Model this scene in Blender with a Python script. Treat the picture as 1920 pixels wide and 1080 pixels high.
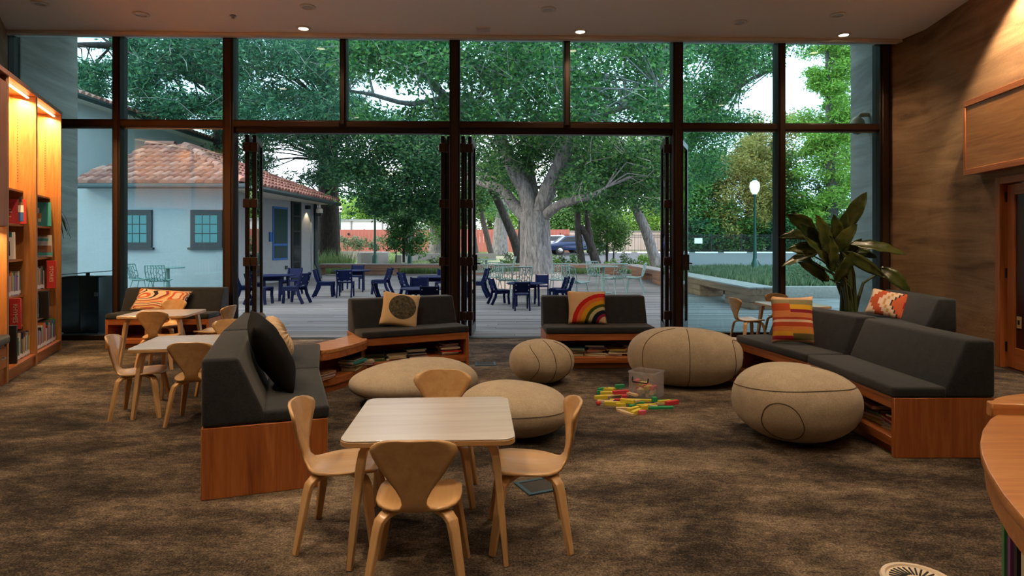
import bpy, bmesh, math, random
import numpy as np
from mathutils import Vector, Matrix
PI = math.pi
R = math.radians
for o in list(bpy.data.objects): bpy.data.objects.remove(o)
SC = bpy.context.scene
COL = SC.collection

# ------------------------------------------------------------------ camera, sky, lights, exposure
CAMH, FPX, YH = 1.4, 1200.0, 454.0          # eye height (m), focal length and horizon row in the 1920x1080 frame
cam = bpy.data.cameras.new('camera'); cam.sensor_width = 36.0; cam.lens = FPX / 1920 * 36
cam.shift_y = (YH - 540) / 1920; cam.clip_end = 400
camo = bpy.data.objects.new('camera', cam); COL.objects.link(camo)
camo.location = (0, 0, CAMH); camo.rotation_euler = (PI / 2, 0, 0)
SC.camera = camo
world = bpy.data.worlds.new('sky'); SC.world = world; world.use_nodes = True
bg = world.node_tree.nodes['Background']; bg.inputs[0].default_value = (0.80, 0.88, 1.0, 1); bg.inputs[1].default_value = 2.7
sun = bpy.data.lights.new('low_sun', 'SUN'); sun.energy = 1.5; sun.angle = R(12); sun.color = (1.0, 0.80, 0.50)
suno = bpy.data.objects.new('low_sun', sun); COL.objects.link(suno)
suno.rotation_euler = (R(64), 0, R(-62))     # evening sun low over the left, behind the white house
SC.view_settings.view_transform = 'Standard'; SC.view_settings.look = 'None'
SC.view_settings.gamma = 1; SC.view_settings.use_curve_mapping = False
SC.view_settings.exposure = 0.34
LAMP_COL = (1.0, 0.73, 0.46)
SPOT_W = 158.0
CZ = 4.36                                     # ceiling height

# ------------------------------------------------------------------ helpers
def at(px, py, h=0.0):
    s = (py - YH) / (CAMH - h)
    return Vector(((px - 960) / s, FPX / s, h))
def atd(px, py, d):
    return Vector(((px - 960) * d / FPX, d, CAMH - (py - YH) * d / FPX))

class MB:
    def __init__(s): s.v = []; s.f = []
    def add(s, vs, fs):
        o = len(s.v); s.v += [tuple(v) for v in vs]; s.f += [tuple(i + o for i in f) for f in fs]; return s
    def bx(s, x0, x1, y0, y1, z0, z1):
        v = [(x, y, z) for z in (z0, z1) for y in (y0, y1) for x in (x0, x1)]
        return s.add(v, [(0, 2, 3, 1), (4, 5, 7, 6), (0, 1, 5, 4), (2, 6, 7, 3), (0, 4, 6, 2), (1, 3, 7, 5)])
    def box(s, c, d, m=None):
        h = [k / 2 for k in d]
        v = [Vector((x, y, z)) for z in (-h[2], h[2]) for y in (-h[1], h[1]) for x in (-h[0], h[0])]
        if m is not None: v = [m @ p for p in v]
        v = [p + Vector(c) for p in v]
        return s.add(v, [(0, 2, 3, 1), (4, 5, 7, 6), (0, 1, 5, 4), (2, 6, 7, 3), (0, 4, 6, 2), (1, 3, 7, 5)])
    def tube(s, pts, r, n=8, cap=True):
        pts = [Vector(p) for p in pts]; m = len(pts)
        rs = r if isinstance(r, (list, tuple)) else [r] * m
        vs = []; up = None
        for i, p in enumerate(pts):
            t = (pts[min(i + 1, m - 1)] - pts[max(i - 1, 0)]).normalized()
            if up is None:
                a = Vector((0, 0, 1)) if abs(t.z) < .9 else Vector((1, 0, 0))
                up = t.cross(a).normalized()
            else:
                up = (up - t * up.dot(t)).normalized()
            b = t.cross(up)
            for k in range(n):
                an = 2 * PI * k / n
                vs.append(p + (up * math.cos(an) + b * math.sin(an)) * rs[i])
        fs = []
        for i in range(m - 1):
            for k in range(n):
                a = i * n + k; b_ = i * n + (k + 1) % n
                fs.append((a, b_, b_ + n, a + n))
        if cap: fs += [tuple(range(n - 1, -1, -1)), tuple(range((m - 1) * n, m * n))]
        return s.add(vs, fs)
    def sweep(s, pts, side, w, t):
        pts = [Vector(p) for p in pts]; m = len(pts); S = Vector(side).normalized(); vs = []
        for i, p in enumerate(pts):
            T = (pts[min(i + 1, m - 1)] - pts[max(i - 1, 0)]).normalized(); N = S.cross(T).normalized()
            wi = w[i] if isinstance(w, (list, tuple)) else w; ti = t[i] if isinstance(t, (list, tuple)) else t
            for a, b in ((-1, -1), (1, -1), (1, 1), (-1, 1)): vs.append(p + S * (a * wi / 2) + N * (b * ti / 2))
        fs = [(i * 4 + k, i * 4 + (k + 1) % 4, i * 4 + 4 + (k + 1) % 4, i * 4 + 4 + k) for i in range(m - 1) for k in range(4)]
        fs += [(3, 2, 1, 0), tuple(range((m - 1) * 4, m * 4))]
        return s.add(vs, fs)
    def lathe(s, prof, n=24, c=(0, 0, 0)):
        vs = []; m = len(prof)
        for r, z in prof:
            for k in range(n):
                a = 2 * PI * k / n; vs.append((c[0] + r * math.cos(a), c[1] + r * math.sin(a), c[2] + z))
        fs = [(i * n + k, i * n + (k + 1) % n, (i + 1) * n + (k + 1) % n, (i + 1) * n + k) for i in range(m - 1) for k in range(n)]
        if prof[0][0] > 1e-6: fs.append(tuple(range(n - 1, -1, -1)))
        if prof[-1][0] > 1e-6: fs.append(tuple(range((m - 1) * n, m * n)))
        return s.add(vs, fs)
    def prism(s, poly, z0, z1):
        n = len(poly)
        vs = [(p[0], p[1], z0) for p in poly] + [(p[0], p[1], z1) for p in poly]
        fs = [tuple(range(n - 1, -1, -1)), tuple(range(n, 2 * n))] + [(i, (i + 1) % n, n + (i + 1) % n, n + i) for i in range(n)]
        return s.add(vs, fs)
    def prismx(s, poly, x0, x1):                # polygon in (y, z) pushed along x
        n = len(poly)
        vs = [(x0, p[0], p[1]) for p in poly] + [(x1, p[0], p[1]) for p in poly]
        fs = [tuple(range(n - 1, -1, -1)), tuple(range(n, 2 * n))] + [(i, (i + 1) % n, n + (i + 1) % n, n + i) for i in range(n)]
        return s.add(vs, fs)
    def ring(s, inner, outer, z0, z1):          # band between two point rows
        n = len(inner); vs = []
        for z in (z0, z1):
            vs += [(p[0], p[1], z) for p in inner] + [(p[0], p[1], z) for p in outer]
        fs = []; N = 2 * n
        for i in range(n - 1):
            fs += [(i, i + 1, n + i + 1, n + i), (N + i, N + n + i, N + n + i + 1, N + i + 1),
                   (i, N + i, N + i + 1, i + 1), (n + i, n + i + 1, N + n + i + 1, N + n + i)]
        fs += [(0, n, N + n, N), (n - 1, N + n - 1, N + 2 * n - 1, 2 * n - 1)]
        return s.add(vs, fs)
    def mesh(s, name, bevel=0, seg=2, smooth=40):
        me = bpy.data.meshes.new(name); me.from_pydata(s.v, [], s.f)
        bm = bmesh.new(); bm.from_mesh(me)
        if bevel:
            bmesh.ops.remove_doubles(bm, verts=bm.verts, dist=1e-5)
            es = [e for e in bm.edges if len(e.link_faces) == 2 and e.calc_face_angle(0) > R(30)]
            bmesh.ops.bevel(bm, geom=es, offset=bevel, segments=seg, profile=.5, affect='EDGES', clamp_overlap=True)
        bmesh.ops.recalc_face_normals(bm, faces=bm.faces)
        bm.to_mesh(me); bm.free()
        if smooth:
            me.polygons.foreach_set('use_smooth', [True] * len(me.polygons)); me.set_sharp_from_angle(angle=R(smooth))
        return me

def link(name, me, mat=None, parent=None):
    o = bpy.data.objects.new(name, me); COL.objects.link(o)
    if mat is not None and me is not None and not me.materials: me.materials.append(MT[mat] if isinstance(mat, str) else mat)
    if parent is not None: o.parent = parent
    return o
def part(mb, name, mat, parent=None, bevel=0, seg=2, smooth=40):
    return link(name, mb.mesh(name, bevel, seg, smooth), mat, parent)
def tag(o, label, cat, group=None):
    o['label'] = label; o['category'] = cat
    if group: o['group'] = group
    return o
def thing(name, label, cat, loc=(0, 0, 0), rz=0, group=None):
    o = bpy.data.objects.new(name, None); COL.objects.link(o); o.empty_display_size = .1
    o.location = loc; o.rotation_euler = (0, 0, rz)
    return tag(o, label, cat, group)
def struct(o): o['kind'] = 'structure'; return o
def stuff(o): o['kind'] = 'stuff'; return o
def dup(root, loc, rz, label=None, group=None, scale=None):
    def cp(o, par):
        c = o.copy(); COL.objects.link(c); c.parent = par
        for ch in [k for k in KIDS.get(o.name, [])]: cp(ch, c)
        return c
    KIDS = {}
    for o in root.children_recursive: KIDS.setdefault(o.parent.name, []).append(o)
    r = cp(root, None); r.location = loc; r.rotation_euler = (0, 0, rz)
    if label: r['label'] = label
    if group: r['group'] = group
    if scale: r.scale = (scale,) * 3
    return r
def text_mesh(txt, size, ext=.001):
    cu = bpy.data.curves.new('lettering', 'FONT'); cu.body = txt; cu.size = size; cu.extrude = ext
    cu.align_x = 'CENTER'; cu.align_y = 'CENTER'
    ob = bpy.data.objects.new('lettering_tmp', cu); COL.objects.link(ob)
    dg = bpy.context.evaluated_depsgraph_get()
    me = bpy.data.meshes.new_from_object(ob.evaluated_get(dg))
    bpy.data.objects.remove(ob); me.materials.clear(); return me

# ------------------------------------------------------------------ materials
MT = {}
def new_mat(name):
    m = bpy.data.materials.new(name); m.use_nodes = True; MT[name] = m
    nt = m.node_tree; return m, nt, nt.nodes['Principled BSDF']
def simple(name, col, rough=.6, metal=0, spec=.5, coat=0, emit=None, es=0):
    m, nt, b = new_mat(name)
    b.inputs['Base Color'].default_value = (*col, 1); b.inputs['Roughness'].default_value = rough
    b.inputs['Metallic'].default_value = metal; b.inputs['Specular IOR Level'].default_value = spec
    b.inputs['Coat Weight'].default_value = coat; b.inputs['Coat Roughness'].default_value = .15
    if emit: b.inputs['Emission Color'].default_value = (*emit, 1); b.inputs['Emission Strength'].default_value = es
    return m
def N(nt, typ, **kw):
    n = nt.nodes.new(typ)
    for k, v in kw.items():
        if k in n.inputs: n.inputs[k].default_value = v
        else: setattr(n, k, v)
    return n
def coords(nt, kind='Object', scale=(1, 1, 1), rot=(0, 0, 0)):
    tc = N(nt, 'ShaderNodeTexCoord'); mp = N(nt, 'ShaderNodeMapping')
    mp.inputs['Scale'].default_value = scale; mp.inputs['Rotation'].default_value = rot
    nt.links.new(tc.outputs[kind], mp.inputs['Vector']); return mp.outputs[0]
def ramp(nt, fac, stops, interp='LINEAR'):
    r = N(nt, 'ShaderNodeValToRGB'); cr = r.color_ramp; cr.interpolation = interp
    while len(cr.elements) > 1: cr.elements.remove(cr.elements[0])
    cr.elements[0].position = stops[0][0]; cr.elements[0].color = (*stops[0][1], 1)
    for p, c in stops[1:]: e = cr.elements.new(p); e.color = (*c, 1)
    nt.links.new(fac, r.inputs[0]); return r.outputs[0]
def noise(nt, vec, scale, detail=4, rough=.55, dist=0):
    n = N(nt, 'ShaderNodeTexNoise'); n.inputs['Scale'].default_value = scale; n.inputs['Detail'].default_value = detail
    n.inputs['Roughness'].default_value = rough; n.inputs['Distortion'].default_value = dist
    nt.links.new(vec, n.inputs['Vector']); return n.outputs['Fac']
def math_(nt, op, a, b=None, clamp=False):
    m = N(nt, 'ShaderNodeMath', operation=op); m.use_clamp = clamp
    for i, x in enumerate((a, b)):
        if x is None: continue
        if isinstance(x, (int, float)): m.inputs[i].default_value = x
        else: nt.links.new(x, m.inputs[i])
    return m.outputs[0]
def mixc(nt, fac, a, b, mode='MIX'):
    m = N(nt, 'ShaderNodeMixRGB', blend_type=mode)
    for i, x in enumerate((fac, a, b)):
        if isinstance(x, (int, float)): m.inputs[i].default_value = x
        elif isinstance(x, tuple): m.inputs[i].default_value = (*x, 1)
        else: nt.links.new(x, m.inputs[i])
    return m.outputs[0]
def bump(nt, b, h, strength=.3, dist=.01):
    n = N(nt, 'ShaderNodeBump'); n.inputs['Strength'].default_value = strength; n.inputs['Distance'].default_value = dist
    nt.links.new(h, n.inputs['Height']); nt.links.new(n.outputs[0], b.inputs['Normal'])
def setc(nt, b, c): nt.links.new(c, b.inputs['Base Color'])

def wood(name, axis, c0, c1, c2, rough=.4, coat=.0, fine=1.0):
    m, nt, b = new_mat(name)
    sc = {'x': (.55, 9, 9), 'y': (9, .55, 9), 'z': (9, 9, .55)}[axis]
    v = coords(nt, 'Object', tuple(k * fine for k in sc))
    n1 = noise(nt, v, 1.6, 5, .6, 1.2); n2 = noise(nt, v, 9, 3, .6, .2)
    f = math_(nt, 'ADD', math_(nt, 'MULTIPLY', n1, .72), math_(nt, 'MULTIPLY', n2, .28))
    setc(nt, b, ramp(nt, f, [(.3, c0), (.5, c1), (.68, c2)]))
    b.inputs['Roughness'].default_value = rough; b.inputs['Coat Weight'].default_value = coat; b.inputs['Coat Roughness'].default_value = .2
    bump(nt, b, n2, .05, .004)
    return m
CH = ((.21, .055, .013), (.38, .115, .030), (.48, .18, .055))
for ax in 'xyz': wood('cherry_' + ax, ax, *CH, rough=.38, coat=.15)
OK = ((.25, .095, .028), (.39, .17, .052), (.48, .24, .085))
for ax in 'xyz': wood('oak_' + ax, ax, *OK, rough=.42, coat=.1)
MP = ((.46, .26, .11), (.56, .34, .155), (.63, .41, .21))
for ax in 'xyz': wood('maple_' + ax, ax, *MP, rough=.32, coat=.25, fine=.6)
wood('maple_top_sheen', 'x', (.50, .455, .44), (.57, .53, .52), (.62, .585, .58), rough=.26, coat=.6, fine=.5)  # lighter laminate top, greyed: the window sky's sheen is put into its colour
wood('counter_wood', 'x', (.36, .13, .035), (.50, .21, .065), (.58, .28, .10), rough=.35, coat=.2, fine=1.4)
wood('bench_board', 'x', (.12, .06, .035), (.23, .125, .075), (.32, .19, .12), rough=.7, fine=.6)
wood('bench_board_y', 'y', (.12, .06, .035), (.23, .125, .075), (.32, .19, .12), rough=.7, fine=.6)
wood('bench_top', 'x', (.20, .18, .17), (.29, .27, .26), (.36, .335, .325), rough=.7, fine=.6)
wood('bench_top_y', 'y', (.30, .27, .25), (.42, .39, .37), (.5, .47, .45), rough=.7, fine=.6)
wood('red_fence', 'z', (.30, .085, .06), (.42, .13, .095), (.50, .19, .14), rough=.8)

def mk_carpet():
    m, nt, b = new_mat('carpet')
    v = coords(nt, 'Object', (1, 1, 1)); vs = coords(nt, 'Object', (.8, 1.35, 1), (0, 0, .3))
    a = noise(nt, vs, .75, 5, .6, .5); c = noise(nt, vs, 4.2, 6, .78, .3); f = noise(nt, v, 95, 3, .85); g = noise(nt, vs, 22, 5, .85, .1)
    s = math_(nt, 'ADD', math_(nt, 'MULTIPLY', a, .50), math_(nt, 'MULTIPLY', c, .30))
    s = math_(nt, 'ADD', s, math_(nt, 'MULTIPLY', g, .25))
    s = math_(nt, 'ADD', s, math_(nt, 'MULTIPLY', math_(nt, 'SUBTRACT', f, .5), .42))
    setc(nt, b, ramp(nt, s, [(.42, (.007, .006, .0055)), (.49, (.034, .026, .021)), (.57, (.13, .098, .071)), (.69, (.38, .295, .21))]))
    b.inputs['Roughness'].default_value = .95; b.inputs['Specular IOR Level'].default_value = .15
    bump(nt, b, f, .6, .006)
mk_carpet()
def mk_earth():
    m, nt, b = new_mat('rammed_earth')
    v = coords(nt, 'Object', (.35, .35, 3.2)); v2 = coords(nt, 'Object')
    a = noise(nt, v, 1.7, 5, .6, .8); f = noise(nt, v2, 45, 4, .7); c = noise(nt, v2, 1.1, 4, .6, .5)
    s = math_(nt, 'ADD', math_(nt, 'MULTIPLY', a, .6), math_(nt, 'MULTIPLY', c, .3))
    s = math_(nt, 'ADD', s, math_(nt, 'MULTIPLY', f, .10))
    setc(nt, b, ramp(nt, s, [(.34, (.13, .072, .034)), (.48, (.27, .155, .075)), (.62, (.38, .235, .12)), (.75, (.47, .32, .18))]))
    b.inputs['Roughness'].default_value = .9; bump(nt, b, math_(nt, 'ADD', f, math_(nt, 'MULTIPLY', a, 2)), .35, .01)
mk_earth()
def mk_felt(name, c0, c1, sc=180, rough=.95, bs=.4, sheen=.15):
    m, nt, b = new_mat(name); v = coords(nt)
    f = noise(nt, v, sc, 3, .8); g = noise(nt, v, sc * .08, 3, .6)
    s = math_(nt, 'ADD', math_(nt, 'MULTIPLY', f, .75), math_(nt, 'MULTIPLY', g, .25))
    setc(nt, b, ramp(nt, s, [(.35, c0), (.65, c1)]))
    b.inputs['Roughness'].default_value = rough; b.inputs['Specular IOR Level'].default_value = .2
    b.inputs['Sheen Weight'].default_value = sheen
    bump(nt, b, f, bs, .003)
mk_felt('felt', (.012, .014, .017), (.036, .039, .045))
mk_felt('pouf_wool', (.31, .25, .18), (.49, .41, .31), 130)
mk_felt('cream_knit', (.52, .36, .22), (.72, .54, .36), 160)
mk_felt('black_fur', (.002, .002, .002), (.008, .0075, .0075), 120, bs=1.0, sheen=0)
mk_felt('stucco', (.29, .315, .33), (.36, .38, .395), 30, .9, .15)
mk_felt('stucco_shade_offset', (.52, .55, .57), (.62, .65, .67), 30, .9, .15)  # same stucco lightened in colour to offset tree shade on the tall building
mk_felt('cream_stucco', (.64, .58, .48), (.72, .66, .56), 30, .9, .15)
mk_felt('concrete', (.20, .19, .18), (.29, .275, .26), 22, .85, .15)
mk_felt('pink_concrete', (.50, .40, .36), (.62, .51, .46), 22, .85, .15)
mk_felt('asphalt', (.034, .039, .046), (.055, .061, .070), 60, .9, .2)
simple('seam', (.10, .07, .045), .9)
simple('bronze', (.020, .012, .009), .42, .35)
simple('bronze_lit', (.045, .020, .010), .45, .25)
simple('black_metal', (.008, .008, .010), .4, .3)
simple('black_matte', (.008, .008, .009), .7)
simple('steel', (.45, .45, .45), .3, 1)
simple('ceiling_paint', (.90, .84, .80), .9)
simple('trim_white', (.75, .68, .62), .7)
simple('white_plastic', (.80, .78, .74), .4)
simple('almond_plastic', (.50, .36, .20), .5)
simple('navy', (.002, .007, .042), .6, spec=.12)
simple('seafoam', (.15, .245, .228), .5)
simple('gutter', (.035, .055, .060), .5, .3)
simple('window_black', (.010, .012, .016), .5)
simple('teal_glass', (.03, .16, .17), .15)
simple('dark_glass', (.012, .018, .024), .12)
simple('white_paint', (.80, .80, .80), .7)
simple('lamp_green', (.012, .075, .050), .4)
simple('tree_black', (.02, .012, .010), .9)
simple('car_blue', (.010, .03, .10), .25, .3, coat=.5)
simple('car_silver', (.45, .47, .50), .25, .5, coat=.5)
simple('tyre', (.012, .012, .012), .8)
simple('tail_lamp', (.5, .02, .02), .3)
simple('hydrant_blue', (.01, .04, .35), .4)
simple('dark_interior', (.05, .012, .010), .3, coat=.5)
simple('lens_on', (1, .85, .6), .4, emit=(1.0, .82, .55), es=9)
simple('lens_off', (.55, .53, .50), .25)
simple('globe', (1, .95, .85), .4, emit=(1.0, .86, .62), es=1.0)
simple('paper', (.62, .52, .38), .9)
simple('floor_box', (.05, .10, .13), .4, .5); simple('floor_lid', (.03, .028, .026), .8)
simple('grille', (.70, .60, .48), .5)
simple('plant_stem', (.07, .09, .03), .5)
simple('soil', (.03, .02, .013), .95)
BOOKC = {'red': (.50, .03, .03), 'orange': (.62, .20, .04), 'yellow': (.66, .46, .08), 'cream': (.66, .58, .44), 'white': (.72, .70, .66),
         'green': (.06, .25, .10), 'teal': (.03, .27, .28), 'blue': (.04, .12, .38), 'navy': (.02, .03, .10), 'purple': (.20, .06, .22),
         'pink': (.60, .24, .28), 'brown': (.18, .08, .04), 'black': (.015, .015, .018), 'grey': (.32, .32, .33)}
for k, c in BOOKC.items(): simple('book_' + k, c, .5)
BLK = {'yellow': (.66, .55, .05), 'green': (.02, .30, .12), 'red': (.62, .04, .07), 'natural': (.66, .50, .30), 'pink': (.70, .12, .18), 'navy': (.02, .03, .14)}
for k, c in BLK.items(): simple('block_' + k, c, .45)

def mk_glass(name, tint, ior=1.5, rough=0.0, gain=1.0):
    m = bpy.data.materials.new(name); m.use_nodes = True; MT[name] = m; nt = m.node_tree; nt.nodes.clear()
    out = N(nt, 'ShaderNodeOutputMaterial'); mx = N(nt, 'ShaderNodeMixShader'); fr = N(nt, 'ShaderNodeFresnel', IOR=ior)
    tr = N(nt, 'ShaderNodeBsdfTransparent'); tr.inputs[0].default_value = (*tint, 1)
    gl = N(nt, 'ShaderNodeBsdfGlossy'); gl.inputs['Roughness'].default_value = rough
    nt.links.new(fr.outputs[0], mx.inputs[0]); nt.links.new(tr.outputs[0], mx.inputs[1]); nt.links.new(gl.outputs[0], mx.inputs[2])
    nt.links.new(mx.outputs[0], out.inputs[0])
mk_glass('glass', (.76, .93, .95)); mk_glass('clear_glass', (.95, .98, .98))
def mk_plastic():
    m = bpy.data.materials.new('clear_plastic'); m.use_nodes = True; MT['clear_plastic'] = m; nt = m.node_tree; nt.nodes.clear()
    out = N(nt, 'ShaderNodeOutputMaterial'); mx = N(nt, 'ShaderNodeMixShader'); mx.inputs[0].default_value = .17
    tr = N(nt, 'ShaderNodeBsdfTransparent'); tr.inputs[0].default_value = (.93, .93, .96, 1)
    pb = N(nt, 'ShaderNodeBsdfPrincipled'); pb.inputs['Base Color'].default_value = (.72, .72, .76, 1); pb.inputs['Roughness'].default_value = .25
    nt.links.new(tr.outputs[0], mx.inputs[1]); nt.links.new(pb.outputs[0], mx.inputs[2]); nt.links.new(mx.outputs[0], out.inputs[0])
mk_plastic()

def mk_leaf(name, c0, c1, c2, trans=.35, rough=.5):
    m = bpy.data.materials.new(name); m.use_nodes = True; MT[name] = m; nt = m.node_tree
    b = nt.nodes['Principled BSDF']; out = nt.nodes['Material Output']
    g = N(nt, 'ShaderNodeNewGeometry')
    c = ramp(nt, g.outputs['Random Per Island'], [(0, c0), (.55, c1), (1, c2)])
    nt.links.new(c, b.inputs['Base Color']); b.inputs['Roughness'].default_value = rough
    t = N(nt, 'ShaderNodeBsdfTranslucent'); nt.links.new(c, t.inputs[0])
    mx = N(nt, 'ShaderNodeMixShader'); mx.inputs[0].default_value = trans
    nt.links.new(b.outputs[0], mx.inputs[1]); nt.links.new(t.outputs[0], mx.inputs[2]); nt.links.new(mx.outputs[0], out.inputs[0])
mk_leaf('leaf_oak', (.010, .058, .022), (.048, .19, .055), (.17, .36, .075), .42)
mk_leaf('leaf_dark', (.010, .060, .032), (.040, .165, .070), (.12, .30, .085), .42)
mk_leaf('leaf_cedar', (.010, .064, .042), (.044, .175, .092), (.14, .31, .13), .42)
mk_leaf('leaf_bright', (.10, .24, .03), (.20, .40, .05), (.34, .50, .09))
mk_leaf('leaf_gold', (.16, .17, .035), (.30, .26, .06), (.42, .33, .09))
mk_leaf('leaf_mid', (.03, .10, .02), (.075, .20, .035), (.15, .29, .06))
mk_leaf('leaf_grass', (.10, .20, .06), (.19, .31, .11), (.30, .38, .18))
mk_leaf('leaf_sage', (.05, .11, .05), (.12, .19, .09), (.22, .27, .15))
mk_leaf('leaf_yellow', (.30, .28, .03), (.45, .38, .05), (.55, .45, .08))
def mk_bark(name, c0, c1, sc=(6, 6, 1.2)):
    m, nt, b = new_mat(name); v = coords(nt, 'Object', sc)
    a = noise(nt, v, 2.2, 6, .7, .6)
    setc(nt, b, ramp(nt, a, [(.35, c0), (.65, c1)])); b.inputs['Roughness'].default_value = .95; bump(nt, b, a, .8, .05)
mk_bark('bark_oak', (.09, .09, .09), (.34, .335, .33)); mk_bark('bark_dark', (.012, .010, .010), (.06, .045, .04)); mk_bark('bark_brown', (.03, .027, .025), (.12, .105, .095))
def mk_ground():
    m, nt, b = new_mat('garden_ground'); v = coords(nt)
    a = noise(nt, v, .35, 4, .6); f = noise(nt, v, 9, 4, .7)
    s = math_(nt, 'ADD', math_(nt, 'MULTIPLY', a, .7), math_(nt, 'MULTIPLY', f, .3))
    setc(nt, b, ramp(nt, s, [(.36, (.16, .22, .08)), (.5, (.26, .29, .14)), (.62, (.36, .30, .22))])); b.inputs['Roughness'].default_value = .95
mk_ground()
def mk_deck():
    m, nt, b = new_mat('deck_wood'); v = coords(nt, 'Object', (.8, 8, 8))
    g = N(nt, 'ShaderNodeNewGeometry'); a = noise(nt, v, 2, 5, .6, .4)
    s = math_(nt, 'ADD', math_(nt, 'MULTIPLY', a, .5), math_(nt, 'MULTIPLY', g.outputs['Random Per Island'], .5))
    setc(nt, b, ramp(nt, s, [(.2, (.085, .08, .078)), (.5, (.145, .139, .137)), (.8, (.205, .198, .196))])); b.inputs['Roughness'].default_value = .6
mk_deck()
def mk_tile():
    m, nt, b = new_mat('clay_tile'); oi = N(nt, 'ShaderNodeObjectInfo'); v = coords(nt)
    f = noise(nt, v, 14, 4, .7); s = math_(nt, 'ADD', math_(nt, 'MULTIPLY', oi.outputs['Random'], .7), math_(nt, 'MULTIPLY', f, .3))
    setc(nt, b, ramp(nt, s, [(.1, (.15, .060, .048)), (.5, (.29, .125, .095)), (.9, (.41, .215, .165))])); b.inputs['Roughness'].default_value = .85
mk_tile()
def mk_plantleaf():
    m, nt, b = new_mat('banana_leaf'); v = coords(nt, 'Object', (1, 1, 1))
    a = noise(nt, v, 6, 3, .6); setc(nt, b, ramp(nt, a, [(.35, (.020, .040, .008)), (.65, (.075, .088, .018))]))
    b.inputs['Roughness'].default_value = .32; b.inputs['Coat Weight'].default_value = .2
mk_plantleaf()
simple('leaf_rib', (.12, .13, .04), .5)

# pillow prints (flat textile patterns across the face of the cushion)
def gen_xz(nt):
    tc = N(nt, 'ShaderNodeTexCoord'); sp = N(nt, 'ShaderNodeSeparateXYZ'); nt.links.new(tc.outputs['Generated'], sp.inputs[0])
    return sp.outputs[0], sp.outputs[2], tc.outputs['Generated']
def weave(nt, b, vec, sc=90, st=.5):
    f = noise(nt, vec, sc, 2, .7); bump(nt, b, f, st, .006); b.inputs['Roughness'].default_value = .95; b.inputs['Specular IOR Level'].default_value = .15
    return f
def dist2(nt, x, z, cx, cz):
    dx = math_(nt, 'SUBTRACT', x, cx); dz = math_(nt, 'SUBTRACT', z, cz)
    return math_(nt, 'SQRT', math_(nt, 'ADD', math_(nt, 'MULTIPLY', dx, dx), math_(nt, 'MULTIPLY', dz, dz)))
def mk_rainbow():
    m, nt, b = new_mat('rainbow_print'); x, z, g = gen_xz(nt); f = weave(nt, b, g, 60, .8)
    d = math_(nt, 'ADD', dist2(nt, x, z, 1.0, .0), math_(nt, 'MULTIPLY', math_(nt, 'SUBTRACT', f, .5), .05))
    setc(nt, b, ramp(nt, d, [(0, (.70, .48, .28)), (.22, (.30, .02, .06)), (.30, (.008, .012, .03)), (.41, (.50, .48, .26)), (.50, (.05, .07, .015)),
                             (.58, (.66, .34, .02)), (.69, (.70, .17, .05)), (.79, (.55, .02, .02)), (.90, (.72, .50, .30))], 'CONSTANT'))
mk_rainbow()
def mk_disc():
    m, nt, b = new_mat('disc_print'); x, z, g = gen_xz(nt); f = weave(nt, b, g, 70)
    d = dist2(nt, x, z, .55, .55); tx = noise(nt, g, 14, 4, .7)
    dark = ramp(nt, tx, [(.35, (.035, .035, .028)), (.65, (.15, .13, .09))])
    setc(nt, b, mixc(nt, math_(nt, 'LESS_THAN', d, .36), (.66, .47, .27), dark))
mk_disc()
def mk_stripes():
    m, nt, b = new_mat('kilim_stripes'); x, z, g = gen_xz(nt); f = weave(nt, b, g, 60)
    step = math_(nt, 'MULTIPLY', math_(nt, 'GREATER_THAN', x, .42), .5)
    cA = ramp(nt, z, [(0, (.70, .42, .25)), (.06, (.30, .02, .04)), (.14, (.62, .33, .03)), (.23, (.58, .20, .06)), (.33, (.45, .07, .03)), (.42, (.70, .52, .38)),
                      (.47, (.40, .06, .03)), (.52, (.62, .22, .08)), (.66, (.48, .09, .03)), (.82, (.30, .25, .14)), (.91, (.68, .44, .27))], 'CONSTANT')
    cB = ramp(nt, z, [(0, (.70, .42, .25)), (.06, (.13, .11, .045)), (.19, (.58, .26, .05)), (.27, (.62, .22, .07)), (.33, (.45, .07, .03)), (.42, (.70, .52, .38)),
                      (.47, (.40, .06, .03)), (.52, (.60, .22, .08)), (.62, (.25, .02, .04)), (.69, (.66, .38, .03)), (.79, (.25, .22, .12)), (.91, (.68, .44, .27))], 'CONSTANT')
    setc(nt, b, mixc(nt, math_(nt, 'GREATER_THAN', math_(nt, 'ADD', x, math_(nt, 'MULTIPLY', z, .08)), .5), cA, cB))
mk_stripes()
def mk_kilim():
    m, nt, b = new_mat('kilim_steps'); x, z, g = gen_xz(nt); f = weave(nt, b, g, 60)
    zz = math_(nt, 'ABSOLUTE', math_(nt, 'SUBTRACT', z, .5)); st = math_(nt, 'SNAP', zz, .12)
    d = math_(nt, 'SUBTRACT', x, math_(nt, 'MULTIPLY', st, .55))
    setc(nt, b, ramp(nt, d, [(0, (.72, .55, .40)), (.08, (.50, .10, .04)), (.30, (.72, .56, .42)), (.42, (.55, .30, .13)), (.48, (.72, .56, .42)), (.60, (.06, .05, .05)), (.64, (.55, .12, .05)), (.90, (.35, .02, .02))], 'CONSTANT'))
mk_kilim()
def mk_contour():
    m, nt, b = new_mat('contour_print'); x, z, g = gen_xz(nt); f = weave(nt, b, g, 70)
    n = noise(nt, g, 1.7, 0, .3, .3); d = math_(nt, 'FRACT', math_(nt, 'MULTIPLY', math_(nt, 'ADD', math_(nt, 'MULTIPLY', n, 1.5), math_(nt, 'MULTIPLY', z, .8)), 2.6))
    setc(nt, b, ramp(nt, d, [(0, (.70, .52, .36)), (.25, (.04, .025, .03)), (.36, (.72, .56, .42)), (.50, (.55, .12, .06)), (.62, (.70, .50, .30)), (.76, (.60, .28, .08)), (.86, (.30, .05, .06))], 'CONSTANT'))
mk_contour()
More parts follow.
